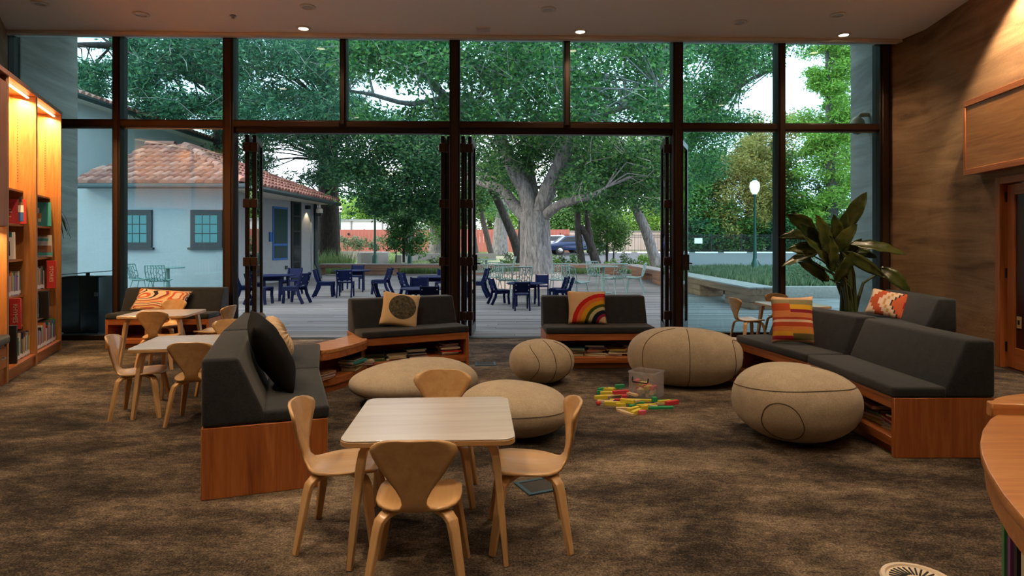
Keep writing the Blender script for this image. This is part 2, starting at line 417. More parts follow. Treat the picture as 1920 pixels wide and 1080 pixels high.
# ------------------------------------------------------------------ the room shell
GY, GS = 9.385, 0.032                         # glass wall: depth on the view axis and its slope
GA = math.atan(GS)
def gp(u, w=0.0, z=0.0):                      # glass wall frame -> world (u along, w outwards)
    return Vector((u * math.cos(GA) - w * math.sin(GA), GY + u * math.sin(GA) + w * math.cos(GA), z))
def rwx(y): return 5.84 + .155 * (y - 9.456)  # face of the right wall
LW = [(-7.20, 9.16), (-6.50, 8.05), (-4.73, 4.0), (-4.73, -3.2)]
floor_poly = [LW[0], LW[1], LW[2], LW[3], (rwx(-3.2), -3.2), (rwx(9.0), 9.0), (5.62, 9.56)]
struct(part(MB().prism(floor_poly, -.25, 0), 'floor', 'carpet', smooth=0))
big = [(-7.6, 9.22), (-6.9, 8.0), (-5.1, 3.8), (-5.1, -3.5), (rwx(-3.5) + .4, -3.5), (rwx(9.0) + .3, 9.0), (6.0, 9.65)]
ceil_ = struct(part(MB().prism(big, CZ, CZ + .35), 'ceiling', 'ceiling_paint', smooth=0))
def wall(name, pts, thick, side, z1=CZ + .3, mat='rammed_earth'):
    inn = [Vector((p[0], p[1])) for p in pts]; out = []
    for i, p in enumerate(inn):
        t = (inn[min(i + 1, len(inn) - 1)] - inn[max(i - 1, 0)]).normalized()
        out.append(p + Vector((-t.y, t.x)) * thick * side)
    return struct(part(MB().ring([tuple(p) for p in inn], [tuple(p) for p in out], 0, z1), name, mat, smooth=20))
wall('wall_left', LW, .4, -1)
rw = wall('wall_right', [(5.60, 9.58), (5.70, 9.3), (rwx(8.9), 8.9), (rwx(7.4), 7.4)], .5, 1)
# opening for the door between y 6.2 and 7.28; wall above and beyond it
DY0, DY1 = 6.15, 7.26
for a, b, z0, z1 in ((7.4, DY1, 0, CZ + .3), (DY1, DY0, 2.13, CZ + .3), (DY0, -3.3, 0, CZ + .3)):
    pa, pb = (rwx(a), a), (rwx(b), b)
    m = MB().ring([pa, pb], [(pa[0] + .5, pa[1]), (pb[0] + .5, pb[1])], z0, z1)
    part(m, 'wall_segment', 'rammed_earth', rw, smooth=0)
struct(part(MB().bx(-5.2, 4.6, -3.6, -3.2, 0, CZ + .3), 'wall_back', 'trim_white', smooth=0))
# stub walls that carry on outside the glass
def stub(name, a, d, ln, th, side):
    a = Vector(a); d = Vector(d).normalized(); n = Vector((-d.y, d.x)) * side
    poly = [a, a + d * ln, a + d * ln + n * th, a + n * th]
    return struct(part(MB().prism([tuple(p) for p in poly], -.1, 5.2), name, 'concrete_earth', smooth=0, bevel=.015))
def mk_ce():
    m, nt, b = new_mat('concrete_earth'); v = coords(nt, 'Object', (.3, .3, 2.6)); v2 = coords(nt)
    a = noise(nt, v, 1.5, 5, .6, 1.0); f = noise(nt, v2, 40, 3, .7)
    s = math_(nt, 'ADD', math_(nt, 'MULTIPLY', a, .85), math_(nt, 'MULTIPLY', f, .15))
    setc(nt, b, ramp(nt, s, [(.35, (.19, .165, .14)), (.6, (.32, .285, .25)), (.75, (.40, .36, .32))])); b.inputs['Roughness'].default_value = .9
    bump(nt, b, f, .3, .008)
mk_ce()
stub('wall_outside_right', (5.66, 9.66), (.155, 1), 1.5, .6, -1)
stub('wall_outside_left', (-7.12, 9.27), (-.1, 1), 1.45, .6, 1)

struct(part(MB().prism([(-8.4, 9.05), (6.9, 9.5), (6.9, 11.15), (-8.4, 10.75)], 5.2, 5.45), 'roof_overhang', 'trim_white', smooth=0))
struct(part(MB().prism([(-8.0, 9.05), (6.4, 9.50), (6.4, 9.70), (-8.0, 9.25)], CZ + .30, 5.2), 'wall_above_glass', 'concrete_earth', smooth=0))
# ------------------------------------------------------------------ glazed front wall
UM = [-7.19, -5.64, -4.07, -2.44, -.834, .80, 2.43, 3.97, 5.52]
TZ = 3.10
front = bpy.data.objects.new('wall_front', None); COL.objects.link(front); struct(front)
front.location = (0, GY, 0); front.rotation_euler = (0, 0, GA)
def fbox(name, mat, u0, u1, w0, w1, z0, z1, bev=.004):
    return part(MB().bx(u0, u1, w0, w1, z0, z1), name, mat, front, bevel=bev, seg=1)
for i, u in enumerate(UM):
    full = i not in (3, 5)
    hw = .075 if i in (2, 4, 6) else (.055 if full else .045)
    if i == 8: hw = .08
    fbox('mullion', 'bronze', u - hw, u + hw, -.10, .10, 0 if full else TZ, CZ + .3)
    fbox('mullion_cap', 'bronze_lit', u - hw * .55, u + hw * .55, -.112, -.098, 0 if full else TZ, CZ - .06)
for i in range(8):
    a, b = UM[i], UM[i + 1]
    fbox('transom', 'bronze', a, b, -.08, .08, TZ - .055, TZ + .055)
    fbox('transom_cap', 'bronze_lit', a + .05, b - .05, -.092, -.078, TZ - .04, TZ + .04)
    fbox('glass_pane', 'glass', a + .04, b - .04, -.006, .006, TZ + .05, CZ + .25, 0)
    if i in (0, 1, 6, 7):
        fbox('sill', 'bronze', a, b, -.09, .09, 0, .075)
        fbox('glass_pane', 'glass', a + .04, b - .04, -.006, .006, .07, TZ - .05, 0)
        fbox('pane_bead', 'steel', a + .07, b - .07, -.03, -.008, TZ - .075, TZ - .057)
fbox('header', 'bronze', UM[0] - .1, UM[-1] + .12, -.1, .1, CZ + .2, CZ + .3)
for a, b in ((UM[2], UM[4]), (UM[4], UM[6])):
    fbox('door_track', 'bronze', a + .07, b - .07, -.06, .06, TZ - .125, TZ - .055)
    fbox('threshold', 'black_metal', a + .07, b - .07, -.08, .08, -.02, .008)
fbox('soffit_strip', 'trim_white', UM[0] - .2, UM[-1] + .22, -.24, -.13, CZ - .045, CZ - .001, .006)

# folding door leaves, folded out of the way and standing outwards from the posts
def leaf(n, u, w, ang, width, handle=True):
    p = gp(u, w); o = bpy.data.objects.new('door_%d' % n, None); COL.objects.link(o); struct(o)
    o.location = (p.x, p.y, .0); o.rotation_euler = (0, 0, GA + ang); t = .028; z0, z1 = .012, TZ - .135
    part(MB().bx(0, .075, -t, t, z0, z1), 'stile', 'bronze', o, .004, 1); part(MB().bx(width - .075, width, -t, t, z0, z1), 'stile', 'bronze', o, .004, 1)
    part(MB().bx(.075, width - .075, -t, t, z0, z0 + .13), 'rail', 'bronze', o, .004, 1); part(MB().bx(.075, width - .075, -t, t, z1 - .09, z1), 'rail', 'bronze', o, .004, 1)
    part(MB().bx(.07, width - .07, -.008, .008, z0 + .12, z1 - .08), 'glass_pane', 'clear_glass', o, smooth=0)
    for z in (.25, 1.05, 1.9, 2.72): part(MB().bx(-.05, .03, -.05, .05, z, z + .13), 'hinge', 'bronze_lit', o, .008, 1)
    if handle:
        part(MB().bx(width - .07, width - .01, -.055, .055, .95, 1.2), 'handle_plate', 'black_metal', o, .004, 1)
        part(MB().tube([(width - .04, -.045, 1.06), (width - .04, -.10, 1.06), (width - .16, -.10, 1.06)], .011, 6), 'handle', 'black_metal', o)
    return o
leaf(1, -3.86, .06, R(104), .80); leaf(2, -3.76, .08, R(103), .80, False)
leaf(3, -1.02, .06, R(88), .80); leaf(4, -.93, .08, R(90), .80, False)
leaf(5, -.72, .06, R(90), .80, False); leaf(6, -.62, .08, R(87), .80)
leaf(7, 2.31, .06, R(80), .80, False); leaf(8, 2.52, .14, R(66), .80)

# ------------------------------------------------------------------ timber door, frame and the panelled box above it
def rw_frame(name):
    o = bpy.data.objects.new(name, None); COL.objects.link(o); struct(o)
    y = DY1; o.location = (rwx(y), y, 0)
    o.rotation_euler = (0, 0, math.atan2(-1, -.155)); return o     # local x runs towards the camera along the wall, +y outwards through the wall
d = rw_frame('door_9'); W = (DY1 - DY0) * 1.012
part(MB().bx(0, .09, -.02, .2, 0, 2.13), 'jamb', 'cherry_z', d, .004, 1); part(MB().bx(W - .09, W, -.02, .2, 0, 2.13), 'jamb', 'cherry_z', d, .004, 1)
part(MB().bx(.09, W - .09, -.02, .2, 2.05, 2.13), 'head_jamb', 'cherry_x', d, .004, 1)
part(MB().bx(.10, .23, .05, .10, .01, 2.04), 'stile', 'cherry_z', d, .004, 1); part(MB().bx(W - .23, W - .10, .05, .10, .01, 2.04), 'stile', 'cherry_z', d, .004, 1)
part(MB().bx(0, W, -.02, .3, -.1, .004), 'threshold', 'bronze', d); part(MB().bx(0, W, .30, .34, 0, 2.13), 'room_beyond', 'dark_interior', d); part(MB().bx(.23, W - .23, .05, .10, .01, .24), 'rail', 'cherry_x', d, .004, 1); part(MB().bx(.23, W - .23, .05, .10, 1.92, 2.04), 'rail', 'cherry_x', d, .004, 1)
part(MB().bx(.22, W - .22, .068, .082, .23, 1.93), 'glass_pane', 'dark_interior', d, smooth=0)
for z in (.18, 1.0, 1.85): part(MB().tube([(.095, .045, z), (.095, .045, z + .11)], .012, 8), 'hinge', 'black_metal', d)
part(MB().bx(.25, .33, .060, .069, .46, .59), 'outlet_plate', 'almond_plastic', d, .003, 1)
part(MB().bx(.275, .305, .056, .061, .50, .55), 'outlet_socket', 'black_matte', d)
bo = bpy.data.objects.new('wall_panel_box', None); COL.objects.link(bo); struct(bo)
bo.location = (rwx(7.6), 7.6, 2.2); bo.rotation_euler = (0, 0, math.atan2(-1, -.155)); BL = 2.3
part(MB().bx(0, BL, -.16, 0, 0, .86), 'panel_box', 'cherry_x', bo, .005, 1)
part(MB().bx(0, BL, -.178, -.155, .80, .87), 'panel_rail', 'cherry_x', bo, .004, 1); part(MB().bx(0, BL, -.178, -.155, -.01, .06), 'panel_rail', 'cherry_x', bo, .004, 1)
part(MB().bx(0, .04, -.178, -.155, .06, .80), 'panel_stile', 'cherry_z', bo, .004, 1)
for i in range(2): part(MB().bx(.045 + i * 1.1, 1.14 + i * 1.1, -.168, -.158, .062, .798), 'panel', 'oak_x', bo, .002, 1)
tag_sw = []
def on_right_wall(px, py, w, h, name, label, mat):
    k = (px - 960) / FPX; y = (5.84 - .155 * 9.456) / (k - .155); z = CAMH - (py - YH) * y / FPX
    o = thing(name, label, 'switch', (rwx(y), y, z), math.atan2(-1, -.155))
    part(MB().bx(-w / 2, w / 2, -.012, 0, -h / 2, h / 2), 'cover_plate', mat, o, .003, 1)
    part(MB().bx(-w * .22, w * .22, -.017, -.011, -h * .28, h * .28), 'rocker', mat, o, .002, 1)
    return o
on_right_wall(1713, 438, .085, .125, 'wall_switch', 'white plastic wall switch plate higher up on the earth wall', 'white_plastic')
on_right_wall(1693, 492, .06, .14, 'wall_switch', 'narrow white plastic switch plate lower down on the earth wall beside the plant', 'white_plastic')

# ------------------------------------------------------------------ ceiling fittings
def spot(loc, watt, size=115, blend=.7, aim=(0, 0, -1), col=LAMP_COL):
    l = bpy.data.lights.new('downlight_beam', 'SPOT'); l.energy = watt; l.spot_size = R(size); l.spot_blend = blend
    l.color = col; l.shadow_soft_size = .07
    o = bpy.data.objects.new('downlight_beam', l); COL.objects.link(o); o.location = loc
    o.rotation_euler = Vector(aim).to_track_quat('-Z', 'Y').to_euler(); return o
ring_me = MB().lathe([(.062, 0), (.095, 0), (.10, -.006), (.097, -.014), (.066, -.018), (.062, 0)], 28).mesh('trim_ring')
lens_me = MB().lathe([(0.001, -.006), (.05, -.008), (.064, -.012), (.064, .0)], 28).mesh('lens')
lens_off_me = lens_me.copy()
def downlight(loc, lit, label, group):
    o = thing('downlight', label, 'light', loc, 0, group)
    link('trim_ring', ring_me, 'trim_white', o); link('lens', lens_me if lit else lens_off_me, 'lens_on' if lit else 'lens_off', o); return o
for px, py in ((569, 52), (1088, 58), (1582, 64)):
    p = at(px, py, CZ); downlight(p, True, 'glowing recessed downlight in the ceiling close to the glass wall', 'lit downlights along the glass')
    spot((p.x, p.y, CZ - .03), SPOT_W * .45)
for px, py in ((75, 6), (265, 26), (577, 12), (1028, 17), (1387, 41), (1571, 27)):
    downlight(at(px, py, CZ), False, 'unlit round recessed fitting set flush in the ceiling', 'unlit ceiling fittings')
p = at(437, 29, CZ); o = thing('sprinkler_head', 'small shiny sprinkler head hanging from the ceiling', 'sprinkler', p)
part(MB().lathe([(.04, 0), (.045, -.008), (.02, -.012), (.012, -.03), (.022, -.034), (.022, -.038), (.001, -.038)], 16), 'rosette', 'steel', o)
p = at(906, 52, CZ); o = thing('emergency_light', 'small clear plastic emergency light hanging below the ceiling', 'light', p)
part(MB().bx(-.09, .09, -.03, .03, -.05, -.01), 'housing', 'clear_plastic', o, .006); part(MB().bx(-.10, .10, -.035, .035, -.012, 0), 'base_plate', 'trim_white', o, .004)
# the rest of the room's downlights, further back above the camera and to the sides
for x, y, k in ((-4.2, 6.2, .9), (-1.6, 4.6, 1.0), (1.6, 4.4, 1.0), (3.6, 5.2, .85), (-3.3, 3.4, 1.35), (-1.2, 1.9, 1.1), (1.1, 1.7, .6), (3.0, 2.6, .55), (-3.3, .2, .9), (0, -.8, .8), (2.8, -.5, .8)):
    downlight((x, y, CZ), True, 'glowing recessed downlight in the ceiling over the carpeted play area', 'downlights over the play area')
    spot((x, y, CZ - .03), SPOT_W * k)
for y, k in ((6.75, 2.0), (5.3, .6)):
    downlight((rwx(y) - .42, y, CZ), True, 'glowing wall washing downlight at the ceiling edge beside the earth wall', 'wall washer downlights')
    spot((rwx(y) - .42, y, CZ - .03), SPOT_W * k, 100, .35, (.16, 0, -1))

# ------------------------------------------------------------------ floor outlets
def floor_box(px, py, rz, label):
    o = thing('floor_outlet_box', label, 'outlet', at(px, py), rz); o.scale = (.78, .78, 1)
    m = MB(); [m.bx(*b) for b in ((-.15, .15, -.13, -.10, 0, .008), (-.15, .15, .10, .13, 0, .008), (-.15, -.12, -.10, .10, 0, .008), (.12, .15, -.10, .10, 0, .008))]
    part(m, 'frame', 'floor_box', o); part(MB().bx(-.118, .118, -.098, .098, 0, .005), 'lid', 'floor_lid', o); return o
floor_box(910, 683, R(4), 'flat metal floor outlet with blue grey frame in front of the open doorway')
floor_box(1012, 912, R(25), 'flat metal floor outlet beside the chair legs at the square front table')
o = thing('floor_air_diffuser', 'round pale floor air diffuser with radial slots set in the carpet', 'vent', at(1722, 1090))
part(MB().lathe([(.001, .004), (.115, .004), (.12, .012), (.135, .012), (.14, 0)], 36), 'rim', 'grille', o)
for k in range(28):
    a = 2 * PI * k / 28; m = Matrix.Rotation(a, 3, 'Z')
    part(MB().box(m @ Vector((.075, 0, .0055)), (.06, .007, .003), m), 'slot', 'black_matte', o)
# ------------------------------------------------------------------ upholstered bench units with open book shelves
def bench(name, label, org, ang, L, group=None, D=.66):
    o = thing(name, label, 'bench', (org[0], org[1], 0), ang, group); t = .035; Hw = .388
    part(MB().bx(0, t, 0, D, 0, Hw), 'end_panel', 'cherry_z', o, .003, 1); part(MB().bx(L - t, L, 0, D, 0, Hw), 'end_panel', 'cherry_z', o, .003, 1)
    part(MB().bx(t, L - t, .0, D, Hw - .02, Hw), 'top_board', 'cherry_x', o); part(MB().bx(t, L - t, .0, .03, Hw - .075, Hw - .02), 'top_rail', 'cherry_x', o, .003, 1)
    part(MB().bx(t, L - t, .012, D - .02, .105, .13), 'shelf_board', 'cherry_x', o, .003, 1); part(MB().bx(t, L - t, 0, .03, .065, .125), 'bottom_rail', 'cherry_x', o, .003, 1)
    part(MB().bx(t, L - t, .05, .08, 0, .07), 'kick_board', 'cherry_x', o); part(MB().bx(t, L - t, D - .02, D, 0, Hw - .02), 'back_panel', 'cherry_x', o)
    part(MB().bx(.002, L - .002, -.012, .345, Hw, Hw + .072), 'seat_cushion', 'felt', o, .02, 3)
    part(MB().prismx([(D, Hw + .001), (D, .765), (.475, .765), (.335, Hw + .05), (.335, Hw + .001)], .002, L - .002), 'back_cushion', 'felt', o, .022, 3)
    o['L'] = L
    return o
def bpt(o, x, y, z):
    a = o.rotation_euler.z
    return Vector((o.location.x + x * math.cos(a) - y * math.sin(a), o.location.y + x * math.sin(a) + y * math.cos(a), z))
def ang(dx, dy): return math.atan2(dy, dx)
L1o = Vector((-1.06, 3.68)); L1d = Vector((-.335, .942))
bench_l1 = bench('bench_unit', 'charcoal bench unit with black fuzzy pillow, its solid end near the front table', L1o, ang(*L1d), 1.2, 'sectional reading benches')
L2o = L1o + L1d * 1.205; L2d = Vector((-.28, .96))
bench_l2 = bench('bench_unit', 'charcoal bench unit with round cream pillow between two reading tables and the curved shelf', L2o, ang(*L2d), 1.17, 'sectional reading benches')
m1 = at(678, 706.6); bench_ml = bench('bench_unit', 'charcoal bench unit holding the dark disc pillow with books stacked below', (m1.x, m1.y), R(27), 1.21, 'sectional reading benches')
m2 = at(1023.6, 626.5, .388); bench_mr = bench('bench_unit', 'charcoal bench unit holding the rainbow pillow with books heaped below', (m2.x, m2.y), R(2.5), 1.22, 'sectional reading benches')
r1 = at(1677, 859); r2 = r1 + Vector((0.0, 1.21, 0)); r3 = r2 + Vector((-.17, .985, 0)) * 1.16
bench_r1 = bench('bench_unit', 'charcoal bench unit with solid wooden end near the curved counter', (r2.x, r2.y), ang(0, -1), 1.21, 'sectional reading benches')
bench_r2 = bench('bench_unit', 'charcoal bench unit holding the orange striped pillow', (r3.x, r3.y), ang(.17, -.985), 1.155, 'sectional reading benches')
w1 = at(197, 654.4)
bench_w = bench('window_bench', 'charcoal bench with a contour line pillow backed against the tall window', (w1.x, w1.y), GA, 1.34)
bn = at(1795, 561, .765); dv = Vector((.155, .988)); nv = Vector((.988, -.155))
fn = Vector((bn.x, bn.y)) - nv * .66; ff = fn + dv * 1.45
bench_b = bench('side_bench', 'charcoal bench with stepped kilim pillow standing along the earth wall', ff, ang(-dv.x, -dv.y), 1.45)

# curved corner shelves joining the straight units
def corner(label, f1, b1, f2, b2, side):
    f1, b1, f2, b2 = [Vector((p.x, p.y)) for p in (f1, b1, f2, b2)]
    def arc(p, q, d0, d1, n=14):        # hermite curve
        L = (q - p).length * 1.05; pts = []
        for i in range(n + 1):
            t = i / n; h = (2 * t**3 - 3 * t**2 + 1, t**3 - 2 * t**2 + t, -2 * t**3 + 3 * t**2, t**3 - t**2)
            pts.append(tuple(p * h[0] + d0 * L * h[1] + q * h[2] + d1 * L * h[3]))
        return pts
    e1 = (b1 - f1).normalized(); e2 = (b2 - f2).normalized()
    d0 = Vector((e1.y, -e1.x)) * side; d1 = Vector((e2.y, -e2.x)) * side
    def row(k): return arc(f1 + e1 * k, f2 + e2 * k, d0, d1)
    o = thing('curved_corner_shelf', label, 'shelf', (0, 0, 0)); D = .655
    part(MB().ring(row(0), row(D), .362, .40), 'top_board', 'counter_wood', o, .004, 1)
    part(MB().ring(row(.004), row(.03), .305, .362), 'top_rail', 'cherry_x', o); part(MB().ring(row(.012), row(D - .02), .105, .13), 'shelf_board', 'cherry_x', o)
    part(MB().ring(row(.0), row(.028), .065, .125), 'bottom_rail', 'cherry_x', o); part(MB().ring(row(.05), row(.075), 0, .07), 'kick_board', 'cherry_x', o)
    part(MB().ring(row(D - .02), row(D), 0, .362), 'back_panel', 'cherry_z', o)
    for r0, e in ((f1, e1), (f2, e2)):
        dd = Vector((e.y, -e.x)) * side * (.018 if r0 is f1 else -.018)
        a = r0 + dd; n = Vector((-e.y, e.x)) * .017
        part(MB().prism([tuple(a - n), tuple(a + n), tuple(a + n + e * (D - .02)), tuple(a - n + e * (D - .02))], 0, .362), 'end_panel', 'cherry_z', o)
    return o, row
cl, row_l = corner('curved wooden corner shelf beside the bench with the disc pillow', bpt(bench_l2, 1.175, 0, 0), bpt(bench_l2, 1.175, .66, 0), bpt(bench_ml, -.003, 0, 0), bpt(bench_ml, -.003, .66, 0), -1)
cr, row_r = corner('curved wooden corner shelf between the rainbow pillow bench and the right hand benches', bpt(bench_mr, 1.223, 0, 0), bpt(bench_mr, 1.223, .66, 0), bpt(bench_r2, -.003, 0, 0), bpt(bench_r2, -.003, .66, 0), -1)

# ------------------------------------------------------------------ bent plywood chairs and square tables
def make_chair(label, group):
    o = thing('plywood_chair', label, 'chair', (0, 0, 0), 0, group)
    P = [(.172, .336, .085), (.168, .340, .118), (.158, .344, .143), (.135, .347, .162), (.08, .345, .174), (.02, .340, .177), (-.04, .337, .172), (-.085, .337, .156), (-.122, .340, .125),
         (-.148, .347, .088), (-.168, .360, .060), (-.182, .382, .047), (-.190, .410, .050), (-.198, .445, .068), (-.208, .485, .098), (-.219, .53, .130), (-.229, .572, .157), (-.236, .598, .168),
         (-.241, .618, .162), (-.245, .634, .138), (-.248, .646, .098), (-.249, .651, .055)]
    nu = 11; vs = []; fs = []
    for i, (y, z, w) in enumerate(P):
        for k in range(nu):
            u = -1 + 2 * k / (nu - 1); sx = u * w
            if z < .36 and y > -.16: vs.append((sx, y, z + .012 * (sx / .17) ** 2 - .010 * (1 - u * u) * (1 if -.1 < y < .1 else .3)))
            else: vs.append((sx, y + .045 * (sx / .165) ** 2, z))
    for i in range(len(P) - 1):
        for k in range(nu - 1):
            a = i * nu + k; fs.append((a, a + 1, a + 1 + nu, a + nu))
    me = bpy.data.meshes.new('shell'); me.from_pydata(vs, [], fs); me.polygons.foreach_set('use_smooth', [True] * len(fs))
    sh = link('shell', me, 'maple_y', o); md = sh.modifiers.new('thickness', 'SOLIDIFY'); md.thickness = .013; md.offset = 0
    for sx in (-1, 1):
        for sy in (-1, 1):
            D = Vector((sx * .72, sy * .70, 0)); S = Vector((-D.y, D.x, 0))
            pts = [(sx * .03, sy * .03, .322), (sx * .095, sy * .085, .322), (sx * .125, sy * .112, .314), (sx * .143, sy * .128, .295), (sx * .150, sy * .135, .265), (sx * .172, sy * .156, .13), (sx * .192, sy * .176, 0)]
            part(MB().sweep(pts, S, [.05, .052, .052, .050, .047, .040, .032], [.018, .02, .022, .023, .023, .021, .018]), 'leg', 'maple_z', o, .003, 1)
    return o
chairs = [  # x, y, rotation (degrees, 0 faces the glass wall), label
    (-.385, 2.66, 2, 'blond plywood chair with its back turned to the room at the square front table'),
    (-.80, 3.06, -88, 'blond plywood chair at the front table on the side of the black pillow bench'),
    (.08, 3.05, 92, 'blond plywood chair at the front table on the side of the floor outlet'),
    (-.40, 3.53, 181, 'blond plywood chair at the front table on the side of the grey poufs'),
    (-3.02, 5.22, -75, 'plywood chair at the table behind the charcoal bench, on the bookcase side'),
    (-2.45, 5.02, 8, 'plywood chair with its back to the black pillow bench at the table behind it'),
    (-2.70, 6.0, 188, 'plywood chair at the table behind the charcoal bench, on the window side'),
    (-3.93, 7.16, 5, 'plywood chair at the table by the window bench, back towards the room'),
    (-4.40, 8.13, 180, 'plywood chair at the table by the window bench, nearest the contour pillow'),
    (-3.56, 7.62, 84, 'plywood chair at the table by the window bench, on the doorway side'),
    (3.22, 8.72, -80, 'plywood chair at the table beside the big potted plant, on the doorway side'),
    (3.84, 9.12, 178, 'plywood chair at the table beside the big potted plant, close to the glass')]
ch0 = make_chair(chairs[0][3], 'bent plywood chairs'); ch0.location = (chairs[0][0], chairs[0][1], 0); ch0.rotation_euler.z = R(chairs[0][2])
for x, y, a, lb in chairs[1:]: dup(ch0, (x, y, 0), R(a), lb)
def rrect(w, h, r, n=6):
    pts = []
    for cx, cy, a0 in ((w / 2 - r, h / 2 - r, 0), (-w / 2 + r, h / 2 - r, 90), (-w / 2 + r, -h / 2 + r, 180), (w / 2 - r, -h / 2 + r, 270)):
        for k in range(n + 1): a = R(a0 + 90 * k / n); pts.append((cx + r * math.cos(a), cy + r * math.sin(a)))
    return pts
def make_table(label):
    o = thing('square_table', label, 'table', (0, 0, 0), 0, 'square plywood tables'); w = .75
    part(MB().prism(rrect(w, w, .06), .553, .560), 'table_surface', 'maple_top_sheen', o, .002, 1)
    part(MB().prism(rrect(w + .002, w + .002, .06), .530, .5535), 'tabletop', 'maple_x', o, .003, 1)
    for sx in (-1, 1):
        for sy in (-1, 1):
            pts = [(sx * .20, sy * .265, .519), (sx * .245, sy * .27, .519), (sx * .270, sy * .275, .512), (sx * .285, sy * .28, .49), (sx * .295, sy * .285, .44), (sx * .318, sy * .31, .2), (sx * .336, sy * .33, 0)]
            part(MB().sweep(pts, (0, 1, 0), [.075, .077, .077, .077, .075, .064, .050], [.022, .026, .032, .034, .034, .030, .026]), 'leg', 'maple_z', o, .004, 1)
    return o
tb0 = make_table('square blond plywood table in front of the grey poufs with four chairs'); tb0.location = (-.378, 3.09, 0); tb0.rotation_euler.z = R(3)
dup(tb0, (-2.72, 5.43, 0), R(11), 'square plywood table behind the charcoal bench with the black pillow')
dup(tb0, (-4.16, 7.64, 0), R(7), 'square plywood table in front of the window bench and contour pillow')
dup(tb0, (3.80, 8.70, 0), R(2), 'square plywood table beside the big potted plant')

# ------------------------------------------------------------------ poufs
def pouf(label, c, rx, ry, h, rz, seed, seams, taper=.0, ex=2.4, sag=.0):
    rnd = random.Random(seed); ph = [rnd.uniform(0, 6.28) for _ in range(6)]
    def S(a, b, k=1.0):                   # a longitude, b latitude
        ca, sa, cb, sb = math.cos(a), math.sin(a), math.cos(b), math.sin(b)
        sg = lambda v, e: math.copysign(abs(v) ** (2 / e), v)
        x = sg(ca, 2.2) * sg(cb, ex); y = sg(sa, 2.2) * sg(cb, ex); z = sg(sb, ex)
        wob = 1 + .018 * math.sin(3 * a + ph[0] + 2 * b) + .014 * math.sin(5 * a + ph[1]) * math.cos(2 * b + ph[2])
        x *= 1 + taper * z * .0; zz = h * .5 + h * .5 * z * (1 + taper * x) * (1 - sag * x * x)
        if z < 0: zz = h * .5 + h * .5 * z
        f = 1 - .10 * max(0, -z) ** 2
        return Vector((rx * x * wob * f * k, ry * y * wob * f * k, max(zz * (1 + (k - 1)), .0)))
    na, nb = 44, 22; vs = []; fs = []
    for j in range(nb + 1):
        for i in range(na): vs.append(S(2 * PI * i / na, -PI / 2 + PI * j / nb))
    for j in range(nb):
        for i in range(na):
            a = j * na + i; b = j * na + (i + 1) % na; fs.append((a, b, b + na, a + na))
    o = thing('floor_pouf', label, 'pouf', (c[0], c[1], 0), rz, 'wool floor poufs')
    m = MB(); m.add(vs, fs); me = m.mesh('body'); bm = bmesh.new(); bm.from_mesh(me); bmesh.ops.remove_doubles(bm, verts=bm.verts, dist=1e-4); bm.to_mesh(me); bm.free()
    link('body', me, 'pouf_wool', o)
    for f in seams:
        pts = [S(*f(t / 36), 1.001) for t in range(37)]
        part(MB().tube(pts, .0035, 5, False), 'seam', 'seam', o)
    return o
ell = lambda a0, b0, ra, rb: (lambda t: (a0 + ra * math.cos(2 * PI * t), b0 + rb * math.sin(2 * PI * t)))
mer = lambda a, b0=-1.3, b1=1.4, bend=.0: (lambda t: (a + bend * math.sin(PI * t), b0 + (b1 - b0) * t))
lat = lambda b, amp=.1, k=1, a0=0.: (lambda t: (2 * PI * t, b + amp * math.sin(k * 2 * PI * t + a0)))
p = at(1015, 717); pouf('small rounded wool pouf standing alone before the open doorway', (p.x, p.y), .325, .30, .43, 0, 1, [mer(-1.35, bend=.15), mer(-2.2, -.9, 1.0, .55), mer(-.5, -1.0, 1.2)], ex=2.2)
p = at(1285, 722); pouf('long wool pouf behind the clear toy bin', (p.x, p.y), .55, .33, .56, R(-8), 2, [mer(-1.57), ell(-.35, .05, .33, .62), mer(-2.35, bend=-.1)], ex=2.6, taper=-.06)
p = at(1492, 822); pouf('large wool pouf in front of the bench with book shelves', (p.x, p.y), .43, .40, .53, R(8), 3, [ell(-2.3, -.30, .36, .50), lat(.42, .14, 1, 2.6), mer(-.45, bend=.1)], ex=2.35, taper=-.12)
p = at(775, 752); pouf('wide low wool pouf behind the chair facing the front table', (p.x, p.y), .56, .45, .36, R(12), 4, [lat(-.12, .22, 1, .3)], ex=2.1, taper=.25)
p = at(965, 815); pouf('low wool pouf half hidden behind the front table', (p.x, p.y), .40, .34, .38, R(-10), 5, [lat(-.02, .16, 1, 2.2)], ex=2.2, taper=-.12)

